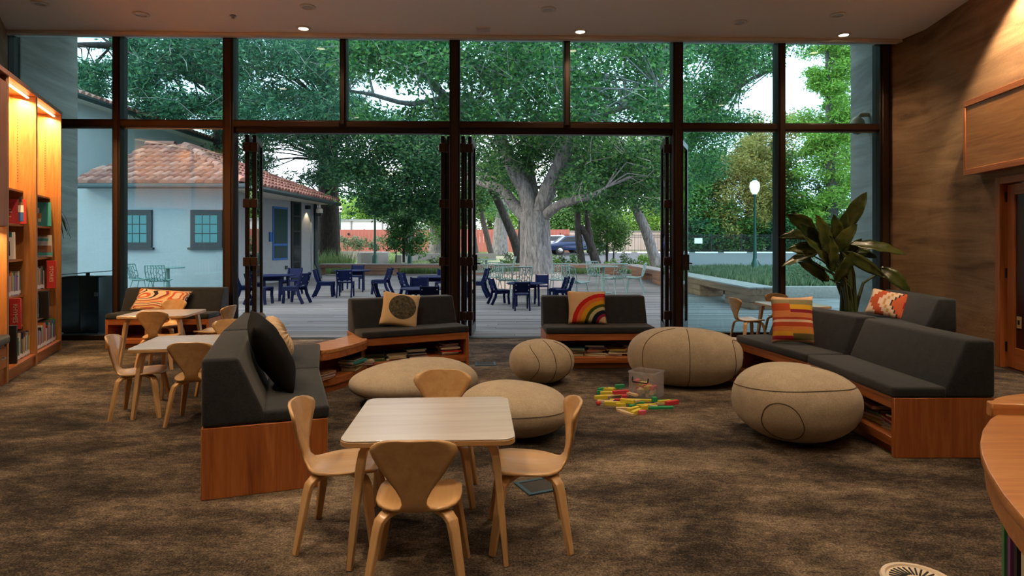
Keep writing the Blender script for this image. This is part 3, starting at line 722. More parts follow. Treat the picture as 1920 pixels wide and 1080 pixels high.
# ------------------------------------------------------------------ pillows
def pillow(label, w, h, t, mat, loc, rot, lump=0.0, seed=0):
    n = 18; vs = []; fs = []; rnd = random.Random(seed); ph = [rnd.uniform(0, 6.28) for _ in range(4)]
    for s in (-1, 1):
        for j in range(n + 1):
            for i in range(n + 1):
                u = -1 + 2 * i / n; v = -1 + 2 * j / n
                x = w / 2 * u * (1 - .07 * (1 - v * v) * abs(u) ** 3); z = h / 2 + h / 2 * v * (1 - .07 * (1 - u * u) * abs(v) ** 3)
                y = s * t / 2 * ((1 - abs(u) ** 2.4) * (1 - abs(v) ** 2.4)) ** .5
                y += lump * math.sin(4 * u + ph[0]) * math.sin(5 * v + ph[1]) * (1 - u * u) * (1 - v * v)
                vs.append((x, y, z))
    o2 = (n + 1) ** 2
    for j in range(n):
        for i in range(n):
            a = j * (n + 1) + i
            fs.append((a, a + 1, a + n + 2, a + n + 1)); fs.append((o2 + a, o2 + a + n + 1, o2 + a + n + 2, o2 + a + 1))
    me = bpy.data.meshes.new('pillow'); me.from_pydata(vs, [], fs)
    bm = bmesh.new(); bm.from_mesh(me); bmesh.ops.remove_doubles(bm, verts=bm.verts, dist=1e-4); bmesh.ops.recalc_face_normals(bm, faces=bm.faces); bm.to_mesh(me); bm.free()
    me.polygons.foreach_set('use_smooth', [True] * len(me.polygons))
    o = link('throw_pillow', me, mat); o.location = loc; o.rotation_euler = rot
    return tag(o, label, 'pillow', 'throw pillows on the benches')
ST = .463
a = bench_ml.rotation_euler.z; pillow('cream pillow with a large dark disc on a charcoal bench', .42, .40, .13, 'disc_print', bpt(bench_ml, .46, .24, ST), (R(-24), R(9), a - R(14)), .006, 1)
a = bench_mr.rotation_euler.z; pillow('peach pillow with a tufted rainbow arc', .45, .40, .13, 'rainbow_print', bpt(bench_mr, .50, .235, ST), (R(-22), R(1), a), .006, 2)
a = bench_r2.rotation_euler.z; pillow('orange and yellow striped woven pillow with tasselled edges', .37, .45, .12, 'kilim_stripes', bpt(bench_r2, .66, .20, ST + .005), (R(-20), R(-1), a + R(62)), .006, 3)
a = bench_b.rotation_euler.z; pillow('red and cream stepped kilim pillow on the wall bench', .46, .36, .13, 'kilim_steps', bpt(bench_b, .66, .20, ST + .01), (R(-30), R(8), a + R(50)), .006, 4)
a = bench_w.rotation_euler.z; pillow('lumbar pillow with contour line pattern on the window bench', .72, .36, .12, 'contour_print', bpt(bench_w, .56, .19, ST), (R(-38), R(4), a), .006, 5)
a = bench_l1.rotation_euler.z; pillow('black fuzzy pillow leaning on the charcoal bench', .56, .50, .19, 'black_fur', bpt(bench_l1, .66, .20, ST + .01), (R(-28), R(-6), a + R(4)), .014, 6)
def ruched():
    rad = .19; nr, na = 12, 96; vs = []; fs = []
    for s in (-1, 1):
        for j in range(nr + 1):
            r = j / nr
            for i in range(na):
                a = 2 * PI * i / na; y = s * .075 * (max(0, 1 - r ** 2.6)) ** .5 * (1 - .55 * math.exp(-(r / .12) ** 2)) * (1 + .10 * math.cos(24 * a) * min(1, r * 3) )
                vs.append((rad * r * math.cos(a), y, rad + rad * r * math.sin(a)))
    o2 = (nr + 1) * na
    for j in range(nr):
        for i in range(na):
            a = j * na + i; b = j * na + (i + 1) % na
            fs += [(a, b, b + na, a + na), (o2 + a, o2 + a + na, o2 + b + na, o2 + b)]
    o = thing('round_pillow', 'round cream pleated pillow with a centre button on the charcoal bench', 'pillow', group='throw pillows on the benches')
    part(MB().add(vs, fs), 'cover', 'cream_knit', o, smooth=60); part(MB().lathe([(.001, .012), (.015, .010), (.022, 0), (.001, -.004)], 14), 'button', 'cream_knit', o).matrix_local = Matrix.Translation((0, -.036, rad)) @ Matrix.Rotation(PI / 2, 4, 'X')
    o.location = bpt(bench_l2, .42, .22, ST + .005); o.rotation_euler = (R(-26), 0, bench_l2.rotation_euler.z + R(6))
ruched()

# ------------------------------------------------------------------ books
cov = MB(); cov.bx(-.5, -.42, -.5, .5, -.5, .5); cov.bx(.42, .5, -.5, .5, -.5, .5); cov.bx(-.42, .42, -.5, -.46, -.5, .5)
cover_me = {k: cov.mesh('book', smooth=0) for k in BOOKC}
for k in BOOKC: cover_me[k].materials.append(MT['book_' + k])
page_me = MB().bx(-.42, .42, -.46, .46, -.48, .48).mesh('pages', smooth=0)
slab_me = MB().bx(-.5, .5, -.508, -.498, -.44, -.28).mesh('spine_label', smooth=0)
BN = {}
def book(loc, rot, size, colour, label, group, strip=False):
    o = link('book', cover_me[colour]); o.location = loc; o.rotation_euler = rot; o.scale = size
    tag(o, label, 'book', group); link('pages', page_me, 'paper', o)
    if strip: link('spine_label', slab_me, 'white_plastic', o)
    return o
def stack(bo, x, y0, n, seed, where, fn=None, z0=.132, maxz=.30, w=(.17, .24)):
    rnd = random.Random(seed); z = z0; a0 = bo.rotation_euler.z if fn is None else 0
    for i in range(n):
        t = rnd.uniform(.010, .026)
        if z + t > maxz: break
        d = rnd.uniform(.15, .20); hh = rnd.uniform(*w); col = rnd.choice(['cream', 'cream', 'white', 'orange', 'yellow', 'red', 'brown', 'green', 'blue', 'teal', 'black', 'purple'])
        jit = rnd.uniform(-.25, .25) + (PI if rnd.random() < .65 else 0)
        pos = bpt(bo, x + rnd.uniform(-.02, .02), y0 + .12 + rnd.uniform(-.02, .02), z + t / 2) if fn is None else fn(z + t / 2)
        ang0 = a0 if fn is None else fn(None)
        book(pos, (0, PI / 2, ang0 + jit), (t, d, hh), col, '%s covered book lying in %s' % (col, where), 'books lying ' + where)
        z += t + .001
W_ml, W_mr = 'the shelf under the disc pillow bench', 'the shelf under the rainbow pillow bench'
for x, n, s in ((.17, 5, 11), (.40, 4, 12), (.63, 7, 13), (.80, 1, 14), (1.03, 7, 15)): stack(bench_ml, x, .04, n, s, W_ml)
for x, n, s in ((.14, 4, 21), (.35, 4, 22), (.58, 6, 23), (.80, 4, 24), (1.02, 5, 25)): stack(bench_mr, x, .05, n, s, W_mr)
for x, n, s in ((.28, 6, 31), (.55, 7, 32), (.80, 6, 33), (1.03, 5, 34)): stack(bench_r1, x, .05, n, s, 'the shelf under the bench near the counter')
for x, n, s in ((.35, 3, 41), (.7, 4, 42)): stack(bench_r2, x, .05, n, s, 'the shelf under the striped pillow bench')
rk = row_l(.14)
for idx, n, s in ((4, 3, 51), (8, 6, 52), (11, 2, 53)):
    q = rk[idx]; q2 = rk[idx + 1]; aa = math.atan2(q2[1] - q[1], q2[0] - q[0])
    stack(cl, 0, 0, n, s, 'the curved corner shelf', fn=lambda z, q=q, aa=aa: aa if z is None else Vector((q[0], q[1], z)))

# ------------------------------------------------------------------ tall bookcase
BC0 = at(15, 718); BCB = at(115.5, 655); bd = (BCB - BC0).normalized(); BCL = (BCB - BC0).length
bc_ang = ang(bd.x, bd.y); D1 = .47 * BCL; BD = .50; BH = 3.05
bays = [(-1.05, 0.0), (0.0, D1), (D1, BCL)]
simple('shelf_led', (1, .8, .5), .4, emit=(1.0, .72, .38), es=3)
bc_lbl = ['tall oak bookcase bay with closed upper cupboard above a cushioned drawer seat', 'tall lit oak bookcase bay with red sign reading RHYMES', 'tall lit oak bookcase bay at the glass wall end']
ZS = [.13, .47, .81, 1.21, 1.60, 1.98]
BCASE = []
for bi, (x0, x1) in enumerate(bays):
    p = BC0 + bd * x0; o = thing('bookcase', bc_lbl[bi], 'bookcase', (p.x, p.y, 0), bc_ang, 'tall bookcase bays'); w = x1 - x0; BCASE.append((o, w))
    part(MB().bx(.001, .03, 0, BD, 0, BH), 'side_panel', 'oak_z', o, .002, 1); part(MB().bx(w - .03, w - .001, 0, BD, 0, BH), 'side_panel', 'oak_z', o, .002, 1)
    part(MB().bx(.03, w - .03, BD - .02, BD, 0, BH), 'back_panel', 'oak_z', o); part(MB().bx(.001, w - .001, -.012, BD, BH, BH + .05), 'top_board', 'cherry_x', o, .003, 1)
    part(MB().bx(.03, w - .03, .02, .05, 0, .105), 'plinth', 'cherry_x', o)
    for k, z in enumerate(ZS if bi else []):
        part(MB().bx(.03, w - .03, .0 if k == 0 else .12, BD - .02, z - .025, z), 'shelf', 'cherry_x', o, .003, 1)
    for yy in (.17,):
        for k in range(26):
            part(MB().bx(w - .033, w - .029, yy - .004, yy + .004, 2.08 + k * .033, 2.088 + k * .033), 'peg_hole', 'black_matte', o, smooth=0)
    LZ = BH if bi else 1.55
    part(MB().bx(.05, w - .05, .06, .085, LZ - .028, LZ - .016), 'light_strip', 'shelf_led', o)
    ar = bpy.data.lights.new('shelf_light', 'AREA'); ar.shape = 'RECTANGLE'; ar.size = w - .15; ar.size_y = .04; ar.energy = 48 if bi else 14; ar.color = (1, .62, .26)
    ao = bpy.data.objects.new('shelf_light', ar); COL.objects.link(ao); ao.location = o.matrix_basis @ Vector((w / 2, .13, LZ - .04)); ao.rotation_euler = (R(12), 0, bc_ang)
o0, w0 = BCASE[0]
part(MB().bx(.032, w0 - .032, .0, .022, 1.56, 2.98), 'cupboard_door', 'cherry_z', o0, .003, 1); part(MB().bx(.032, w0 - .032, .022, BD - .02, 1.55, 1.58), 'cupboard_floor', 'oak_x', o0)
part(MB().bx(.032, w0 - .032, .02, BD - .02, .105, .40), 'bench_body', 'oak_x', o0); part(MB().bx(.032, w0 - .032, -.03, BD - .02, .40, .49), 'seat_cushion', 'felt', o0, .025, 3)
dr = part(MB().bx(.05, w0 - .05, 0, .02, .17, .37), 'drawer', 'cherry_x', o0, .003, 1); part(MB().tube([(w0 - .32, 0, .28), (w0 - .30, -.03, .275), (w0 - .18, -.03, .275), (w0 - .16, 0, .28)], .006, 6), 'handle', 'steel', dr)
def bcp(bi, x, y, z): return BCASE[bi][0].matrix_basis @ Vector((x, y, z))
def shelf_row(bi, k, x0, x1, seed, where, hr=(.20, .29), y0=.14):
    rnd = random.Random(seed); x = x0
    while x < x1:
        t = rnd.uniform(.012, .034); h = rnd.uniform(*hr); d = rnd.uniform(.16, .21)
        col = rnd.choice(['red', 'orange', 'yellow', 'cream', 'white', 'white', 'green', 'teal', 'blue', 'navy', 'purple', 'pink', 'brown', 'black', 'grey'])
        book(bcp(bi, x + t / 2, y0 + d / 2, ZS[k] + h / 2 + .001), (0, rnd.uniform(-.04, .04) * (rnd.random() < .3), bc_ang), (t, d, h), col, '%s spined book standing on %s' % (col, where), 'books on ' + where, True)
        x += t + .0015
ordn = ['bottom shelf', 'second shelf up', 'third shelf up', 'fourth shelf up', 'fifth shelf up']
wa, wb = ' of the RHYMES bookcase bay', ' of the glass end bookcase bay'
w1_, w2_ = BCASE[1][1], BCASE[2][1]
shelf_row(1, 0, .40, w1_ - .04, 61, 'the ' + ordn[0] + wa, y0=.06); shelf_row(1, 1, .10, .48, 62, 'the ' + ordn[1] + wa, (.17, .24)); shelf_row(1, 2, .06, w1_ - .05, 63, 'the ' + ordn[2] + wa)
shelf_row(2, 0, .06, w2_ - .10, 64, 'the ' + ordn[0] + wb, y0=.05); shelf_row(2, 1, .66, w2_ - .05, 65, 'the ' + ordn[1] + wb); shelf_row(2, 2, .08, w2_ - .24, 66, 'the ' + ordn[2] + wb)
def sign(bi, x, k, txt, label, h=.34, colour='red', dx=.03):
    o = thing('shelf_sign', label, 'sign', bcp(bi, x, .02, ZS[k] + .002), bc_ang)
    part(MB().bx(0, dx, 0, .10, 0, h), 'sign_block', 'book_' + colour, o, .003, 1)
    if txt:
        me = text_mesh(txt, .055); t = link('lettering', me, 'book_cream', o)
        t.matrix_local = Matrix.Translation((-.0015, .05, h * .52)) @ Matrix(((0, 0, -1), (0, -1, 0), (-1, 0, 0))).to_4x4()
    return o
sign(1, .50, 1, 'RHYMES', 'red shelf sign reading RHYMES sticking out of the bookcase', .33)
sign(2, w2_ - .20, 2, 'STORIES', 'red shelf sign reading STORIES sticking out of the bookcase', .35)
sign(1, .36, 0, '', 'tall black bookend panel on the bottom shelf of the RHYMES bay', .40, 'black')
sign(2, .60, 1, '', 'tall black bookend panel in the glass end bookcase bay', .33, 'black')
# display books turned face out
def facing(bi, x, k, w, h, colour, label, marks, yd=.20, yaw=0):
    o = thing('display_book', label, 'book', bcp(bi, x, yd, ZS[k] + .003), bc_ang + yaw)
    part(MB().bx(-w / 2, w / 2, 0, .02, 0, h), 'cover', 'book_' + colour, o, .002, 1)
    part(MB().bx(-w / 2 + .004, w / 2 - .004, .004, .022, .004, h - .004), 'pages', 'paper', o)
    for (mx, mz, mw, mh, mc) in marks: part(MB().bx(mx - mw / 2, mx + mw / 2, -.0025, 0, mz - mh / 2, mz + mh / 2), 'cover_print', 'book_' + mc, o, smooth=0)
    o.rotation_euler = (R(-8), 0, bc_ang + yaw); return o
person_marks = [(.10, .17, .05, .08, 'white'), (.10, .235, .045, .05, 'brown'), (.10, .275, .03, .06, 'black'), (.10, .08, .045, .10, 'blue'), (-.06, .16, .14, .012, 'white'), (-.06, .13, .16, .012, 'white'), (-.07, .10, .12, .008, 'white'), (-.06, .08, .14, .008, 'white')]
facing(1, w1_ - .19, 4, .30, .28, 'red', 'red picture book with a figure on its cover facing out of the RHYMES bay', person_marks, .20, R(-66))
facing(1, w1_ - .42, 3, .22, .30, 'white', 'pale picture book with dark figure facing out of the RHYMES bay', [(.02, .12, .08, .16, 'black'), (.02, .08, .04, .08, 'orange'), (0, .27, .16, .05, 'teal')], .20, R(-66))
facing(2, w2_ - .20, 4, .27, .31, 'teal', 'teal picture book facing out beside a blue book in the glass end bay', [(0, .20, .02, .07, 'white'), (.01, .13, .035, .07, 'orange'), (-.02, .22, .015, .09, 'navy'), (.01, .08, .03, .05, 'cream')], .20, R(-66))
facing(2, w2_ - .52, 4, .06, .31, 'blue', 'blue book standing beside the teal picture book', [], .17, R(-60))
facing(2, w2_ - .22, 3, .30, .28, 'grey', 'landscape picture book with a boat scene facing out of the glass end bay', [(0, .22, .22, .03, 'teal'), (0, .10, .28, .09, 'brown'), (.05, .12, .08, .05, 'orange'), (0, .04, .30, .04, 'teal'), (-.03, .27, .26, .02, 'brown')], .20, R(-66))
# ------------------------------------------------------------------ curved counter with picture book bins, near right
edge = [at(1960, 1040, .76), at(1920, 972.6, .76), at(1880, 925, .76), at(1852, 880, .76), at(1840, 850, .76), at(1837, 828, .76), at(1842, 805, .76), at(1856, 785, .76), at(1870, 776, .76)]
ep = [(p.x, p.y) for p in edge]; ctr = thing('curved_counter', 'curved orange wood counter with picture book bins under it', 'counter', (0, 0, 0))
far = ep[-1]
tops = [(.95, .9)] + ep + [(far[0] + .9, far[1] - .12), (far[0] + .9, .9)]
part(MB().prism(tops, .725, .76), 'counter_top', 'counter_wood', ctr, .006, 2)
inn = [(x + .012, y - .004) for x, y in tops[:-2]]; inn2 = [(x + .06, y - .03) for x, y in tops[:-2]]
part(MB().ring(inn, inn2, .655, .724), 'fascia', 'counter_wood', ctr, smooth=60)
pk = [(x + .26, y - .13) for x, y in tops[:-2]]; pk2 = [(x + .29, y - .15) for x, y in tops[:-2]]
part(MB().ring(pk, pk2, 0, .724), 'carcass_panel', 'cherry_z', ctr, smooth=60)
part(MB().ring([(x + .07, y - .03) for x, y in tops[:-2]], pk, .29, .31), 'bin_floor', 'cherry_x', ctr, smooth=60)
part(MB().ring([(x + .09, y - .04) for x, y in tops[:-2]], pk, 0, .08), 'plinth', 'cherry_x', ctr, smooth=60)
rail = [(far[0] - .02, far[1] + .0), (far[0] + .9, far[1] - .10), (far[0] + .9, far[1] - .055), (far[0] - .01, far[1] + .045)]
part(MB().prism(rail, .745, .80), 'ledge_rail', 'counter_wood', ctr, .005, 1)
wing = thing('counter_wing', 'rounded wooden counter wing behind the curved counter', 'counter', (far[0] + .62, far[1] + .12, 0))
part(MB().prism([(.52 * math.cos(k * PI / 16), .24 * math.sin(k * PI / 16)) for k in range(17)], .725, .76), 'wing_top', 'counter_wood', wing, .006, 2)
part(MB().prism([(.46 * math.cos(k * PI / 16), .20 * math.sin(k * PI / 16)) for k in range(17)], 0, .724), 'wing_base', 'cherry_z', wing)
p = at(2000, 905, .76); o = thing('desk_stand', 'small dark wedge standing on the curved counter', 'stand', (p.x, p.y, .761), R(20))
part(MB().prismx([(-.05, 0), (.05, 0), (.05, .035)], -.07, .07), 'wedge', 'book_brown', o, .003, 1)
rnd = random.Random(77); seqc = ['green', 'purple', 'black', 'cream', 'navy', 'brown', 'orange', 'teal', 'blue', 'white', 'red', 'green', 'grey']
for i, col in enumerate(seqc):
    t = i / 12 * 1.35; a = Vector(ep[5]) * (1 - t) + Vector(ep[0]) * t
    book((a.x + .15, a.y - .06, .312 + .15 + .01 * (i % 3)), (0, 0, R(-112)), (.022, .20, .28 + .02 * (i % 3)), col, '%s picture book filed in the bin under the curved counter' % col, 'picture books under the counter')

# ------------------------------------------------------------------ clear toy bin and wooden blocks
bq = at(1225, 751.6); lq = at(1177, 744); rq = at(1251, 744)
e1 = Vector((lq.x - bq.x, lq.y - bq.y)); bang = math.atan2(-e1.y, -e1.x); bw, bdp, bh = .255, .235, .235
o = thing('toy_bin', 'clear plastic toy bin with a black handle, half full of blocks', 'bin', (lq.x, lq.y, 0), bang); th = .004
def bwall(x0, x1, y0, y1): part(MB().bx(x0, x1, y0, y1, .004, bh), 'wall', 'clear_plastic', o, smooth=0)
bwall(.01, bw - .01, .006, .006 + th); bwall(.01, bw - .01, bdp - .01, bdp - .01 + th); bwall(.006, .006 + th, .008, bdp - .008); bwall(bw - .01, bw - .006, .008, bdp - .008)
part(MB().bx(.008, bw - .008, .008, bdp - .008, 0, .004), 'base', 'clear_plastic', o, smooth=0)
m = MB(); [m.bx(*b) for b in ((0, bw, 0, .012, bh - .014, bh), (0, bw, bdp - .012, bdp, bh - .014, bh), (0, .012, .012, bdp - .012, bh - .014, bh), (bw - .012, bw, .012, bdp - .012, bh - .014, bh))]
part(m, 'rim', 'clear_plastic', o, smooth=0)
part(MB().tube([(.05, .0, .19), (.05, -.012, .155), (.06, -.020, .148), (.19, -.020, .148), (.20, -.012, .155), (.20, .0, .19)], .006, 6), 'handle', 'black_matte', o)
binM = Matrix.Translation((lq.x, lq.y, 0)) @ Matrix.Rotation(bang, 4, 'Z')
block_me = {k: MB().bx(-.5, .5, -.5, .5, 0, 1).mesh('toy_block', .02, 1) for k in BLK}
for k in BLK: block_me[k].materials.append(MT['block_' + k])
def block(loc, rz, size, col, where, group, tilt=0):
    o = link('toy_block', block_me[col]); o.location = loc; o.rotation_euler = (tilt, 0, rz); o.scale = size
    kind = ('long ' if size[0] > .17 else 'short ' if size[0] < .085 else '') + ('flat ' if size[2] < .025 else '')
    return tag(o, '%s%s wooden toy block %s' % (kind, col, where), 'toy block', group)
Z4 = [  # zoom crop coordinates (x, y), length, angle, colour, level
    (272, 520, .09, 40, 'green', 0), (340, 524, .10, -25, 'yellow', 0), (390, 520, .09, -20, 'yellow', 0), (463, 525, .085, 12, 'green', 1), (255, 550, .05, 0, 'green', 0), (345, 562, .15, 5, 'yellow', 0),
    (265, 603, .12, 12, 'yellow', 0), (400, 582, .14, 6, 'natural', 0), (475, 590, .15, 14, 'red', 1), (590, 600, .13, -55, 'natural', 1), (480, 630, .20, -9, 'yellow', 0), (320, 640, .15, -14, 'natural', 0),
    (470, 640, .10, 5, 'red', 0), (510, 640, .05, 0, 'red', 1), (385, 670, .13, -6, 'yellow', 0), (700, 628, .25, -6, 'yellow', 0), (930, 634, .22, 6, 'green', 0), (1018, 660, .13, 30, 'red', 0),
    (600, 655, .20, 3, 'green', 0), (545, 688, .12, -30, 'yellow', 1), (475, 690, .08, 0, 'yellow', 0), (600, 700, .07, 50, 'green', 0), (640, 678, .07, 30, 'natural', 1), (735, 680, .18, 10, 'yellow', 0),
    (830, 665, .04, 20, 'green', 1), (875, 706, .25, 5, 'green', 0), (935, 655, .12, 20, 'yellow', 0), (880, 662, .08, 5, 'natural', 0), (500, 715, .12, 0, 'natural', 0), (490, 745, .09, -50, 'natural', 0),
    (545, 765, .13, -50, 'natural', 0), (605, 732, .12, 38, 'yellow', 0), (640, 760, .13, 50, 'yellow', 0), (700, 765, .06, 20, 'pink', 0), (720, 715, .06, 15, 'yellow', 0), (800, 690, .10, -20, 'natural', 0), (745, 700, .05, 70, 'yellow', 0)]
for zx, zy, ln, an, col, lv in Z4:
    p = at(1080 + zx / 5.647, 640 + zy / 5.647 + 1.5)
    hh = .032 if ln < .16 and col != 'natural' else .018
    block((p.x, p.y, .001 + lv * .034), R(an), (ln, .034, hh), col, 'spilled on the carpet around the clear bin', 'blocks spilled around the bin')
for zx, zy, col in ((235, 665, 'red'), (415, 655, 'navy')):
    p = at(1080 + zx / 5.647, 640 + zy / 5.647 + 2)
    o = part(MB().lathe([(.001, 0), (.014, .003), (.021, .014), (.021, .022), (.014, .033), (.001, .036)], 14), 'toy_bead', 'block_' + col); o.location = (p.x, p.y, .001)
    tag(o, '%s round wooden bead lying beside the blocks on the carpet' % col, 'toy bead')
rnd = random.Random(5)
for i in range(16):
    lv = i // 5; q = binM @ Vector((.045 + .04 * (i % 5) + .004 * rnd.random(), .06 + .12 * rnd.random(), .007 + lv * .036))
    block(q, bang + R(90 + rnd.uniform(-8, 8)), (.10, .034, .032), rnd.choice(['natural', 'natural', 'yellow', 'green', 'pink', 'red']), 'inside the clear plastic bin', 'blocks inside the bin')

# ------------------------------------------------------------------ big potted bird of paradise plant
def plant():
    base = at(1570, 620); base = Vector((4.72, 8.98, 0)); o = thing('potted_plant', 'tall dark leaved bird of paradise plant in a pot by the window', 'plant', base)
    part(MB().lathe([(.16, 0), (.19, .02), (.22, .36), (.235, .38), (.235, .41), (.205, .41), (.20, .36), (.001, .35)], 28), 'pot', 'black_matte', o)
    part(MB().lathe([(.2, .355), (.001, .365)], 20), 'potting_soil', 'soil', o)
    d0 = base.y
    leaves = [  # tip px, py, stalk end px,py, depth offset, width
        (1622, 358, 1592, 420, .05, .15), (1478, 398, 1518, 428, -.10, .15), (1530, 400, 1545, 468, -.25, .19), (1563, 400, 1570, 448, -.05, .12), (1604, 418, 1572, 465, -.15, .13), (1466, 438, 1520, 442, .1, .12),
        (1480, 462, 1525, 468, -.1, .13), (1472, 490, 1522, 478, -.2, .09), (1690, 468, 1612, 460, -.1, .12), (1652, 508, 1592, 478, -.2, .12), (1702, 540, 1660, 508, -.1, .13), (1500, 486, 1545, 520, -.15, .11), (1540, 520, 1500, 480, -.05, .10), (1612, 445, 1580, 480, .05, .12), (1556, 440, 1558, 500, -.3, .13), (1595, 470, 1570, 520, -.22, .12), (1510, 440, 1552, 500, -.3, .13), (1585, 395, 1576, 450, .0, .12), (1500, 415, 1535, 460, -.18, .14), (1640, 478, 1600, 470, .1, .10)]
    rnd = random.Random(3)
    for tx, ty, sx, sy, dd, wd in leaves:
        tip = atd(tx, ty, d0 + dd - .12) - base; st = atd(sx, sy, d0 + dd) - base
        root = Vector((rnd.uniform(-.09, .09), rnd.uniform(-.08, .08), .36)); mid = root * .45 + st * .55 + Vector((-(st.x) * .25, 0, .12))
        part(MB().tube([root, root * .6 + mid * .4 + Vector((0, 0, .05)), mid, mid * .4 + st * .6 + Vector((0, 0, .02)), st], [.026, .024, .019, .014, .010], 6), 'stalk', 'plant_stem', o)
        ax = tip - st; st = st - ax * .22; L = ax.length * 1.34; ax.normalize(); view = Vector((-.35 + rnd.uniform(-.7, .7), -.9, .3 + rnd.uniform(-.4, .5))).normalized(); side = ax.cross(view).normalized(); nrm = side.cross(ax).normalized()
        n = 12; vs = []; fs = []
        droop = .10 * L
        for i in range(n + 1):
            t = i / n; w = wd * .72 * max(0, math.sin(PI * (t ** .85))) ** .75
            c = st + ax * (L * t) - Vector((0, 0, droop * t * t)) + nrm * (.03 * math.sin(PI * t))
            for u in (-1, -.5, 0, .5, 1): vs.append(c + side * (u * w) + nrm * (.30 * w * abs(u) + .012 * math.sin(t * 22) * abs(u)))
        for i in range(n):
            for k in range(4): a = i * 5 + k; fs.append((a, a + 1, a + 6, a + 5))
        lf = part(MB().add(vs, fs), 'leaf', 'banana_leaf', o, smooth=60); md = lf.modifiers.new('thickness', 'SOLIDIFY'); md.thickness = .003
        rp = [st + ax * (L * i / 8) - Vector((0, 0, droop * (i / 8) ** 2)) + nrm * (.03 * math.sin(PI * i / 8) - .003) for i in range(9)]
        part(MB().tube(rp, [.007 - .0006 * i for i in range(9)], 5), 'midrib', 'leaf_rib', lf)
plant()
# small palm whose leaf tips show past the end of the bookcase
o = thing('leafy_plant', 'dark narrow leaved plant peeking past the end of the bookcase', 'plant', (-6.28, 8.62, 0))
part(MB().lathe([(.12, 0), (.15, .02), (.18, .33), (.16, .33), (.15, .30), (.001, .29)], 20), 'pot', 'black_matte', o); part(MB().tube([(0, 0, .29), (0, .02, 1.0), (.02, .0, 1.65)], .02, 6), 'stem', 'plant_stem', o)
for k in range(9):
    a = -1.0 + k * .28; tip = Vector((.30 * math.cos(a), .22 * math.sin(a), 1.55 - .05 * (k % 3))); m = Vector((.17 * math.cos(a), .13 * math.sin(a), 1.86 - .04 * (k % 2))); r0 = Vector((.02, 0, 1.65))
    part(MB().sweep([r0, r0 * .5 + m * .5 + Vector((0, 0, .05)), m, m * .4 + tip * .6 + Vector((0, 0, .05)), tip], (-math.sin(a), math.cos(a), 0), [.012, .03, .036, .026, .004], .003), 'leaf', 'banana_leaf', o)
# ================================================================== outdoors
# ------------------------------------------------------------------ terrain, deck
def tz(y): return -.06 if y < 28.6 else (-.06 + (min(y, 54) - 28.6) / 25.4 * .62 + max(0, y - 54) * .012)
ys = [9.6, 20, 28.6, 32, 36, 40, 44, 48, 51, 54, 60, 75, 120]
vs = []; fs = []
for y in ys: vs += [(-70, y, tz(y)), (70, y, tz(y))]
for i in range(len(ys) - 1): a = 2 * i; fs.append((a, a + 1, a + 3, a + 2))
struct(part(MB().add(vs, fs), 'ground', 'garden_ground', smooth=0))
apts = [29.3, 34, 40, 46, 53]; vs = []; fs = []
for y in apts: vs += [(1.5 + (y - 29) * .02, y, tz(y) + .03), (60, y, tz(y) + .03)]
for i in range(len(apts) - 1): a = 2 * i; fs.append((a, a + 1, a + 3, a + 2))
struct(part(MB().add(vs, fs), 'parking_lot', 'asphalt', smooth=0))
rnd = random.Random(9); m = MB(); y = 9.50
while y < 28.4:
    x = -16 - rnd.uniform(0, 3)
    while x < 12:
        L = rnd.choice((3.6, 4.2, 4.8, 5.4)); m.bx(x, min(x + L - .006, 12.2), y, y + .132, -.05, -.008 + rnd.uniform(-.002, .002)); x += L
    y += .14
stuff(part(m, 'deck_boards', 'deck_wood', smooth=0)); 
dk = bpy.data.objects['deck_boards']; dk['kind'] = 'structure'; dk.name = 'deck'
for o_ in ('ground', 'parking_lot'): bpy.data.objects[o_]['label'] = {'ground': 'garden ground of lawn and mulch', 'parking_lot': 'grey asphalt parking lot'}[o_]

# ------------------------------------------------------------------ long deck benches of stacked boards
def deck_bench(label, p0, p1, wd, blocks, along):
    p0 = Vector(p0); p1 = Vector(p1); L = (p1 - p0).length; a = math.atan2(p1.y - p0.y, p1.x - p0.x)
    o = thing('deck_bench', label, 'bench', (p0.x, p0.y, 0), a, 'wooden benches around the deck')
    n = 4; w = wd / n
    for i in range(n): part(MB().bx(0, L, i * w + .004, (i + 1) * w - .004, .42, .456), 'seat_board', 'bench_top', o, .004, 1)
    part(MB().bx(.004, L - .004, .008, wd - .008, .28, .419), 'seat_beam', 'bench_board', o, .004, 1)
    for b0, b1 in blocks:
        for k in range(2): part(MB().bx(b0, b1, .012, wd - .012, -.005 + k * .143, .134 + k * .143), 'support_board', 'bench_board', o, .005, 1)
    return o
bl = at(597, 515); deck_bench('long wooden bench along the far edge of the deck', (bl.x, 27.6), (4.75, 27.6), .6, [(0.0, .12), (1.9, 3.4), (5.6, 7.1), (9.2, 10.7), (12.2, 13.0)], 'x')
deck_bench('long wooden bench along the planted side of the deck near the glass', (5.58, 13.35), (5.42, 27.5), .64, [(0, 1.5), (3.4, 5.2), (7.0, 8.8), (10.6, 12.4)], 'y')

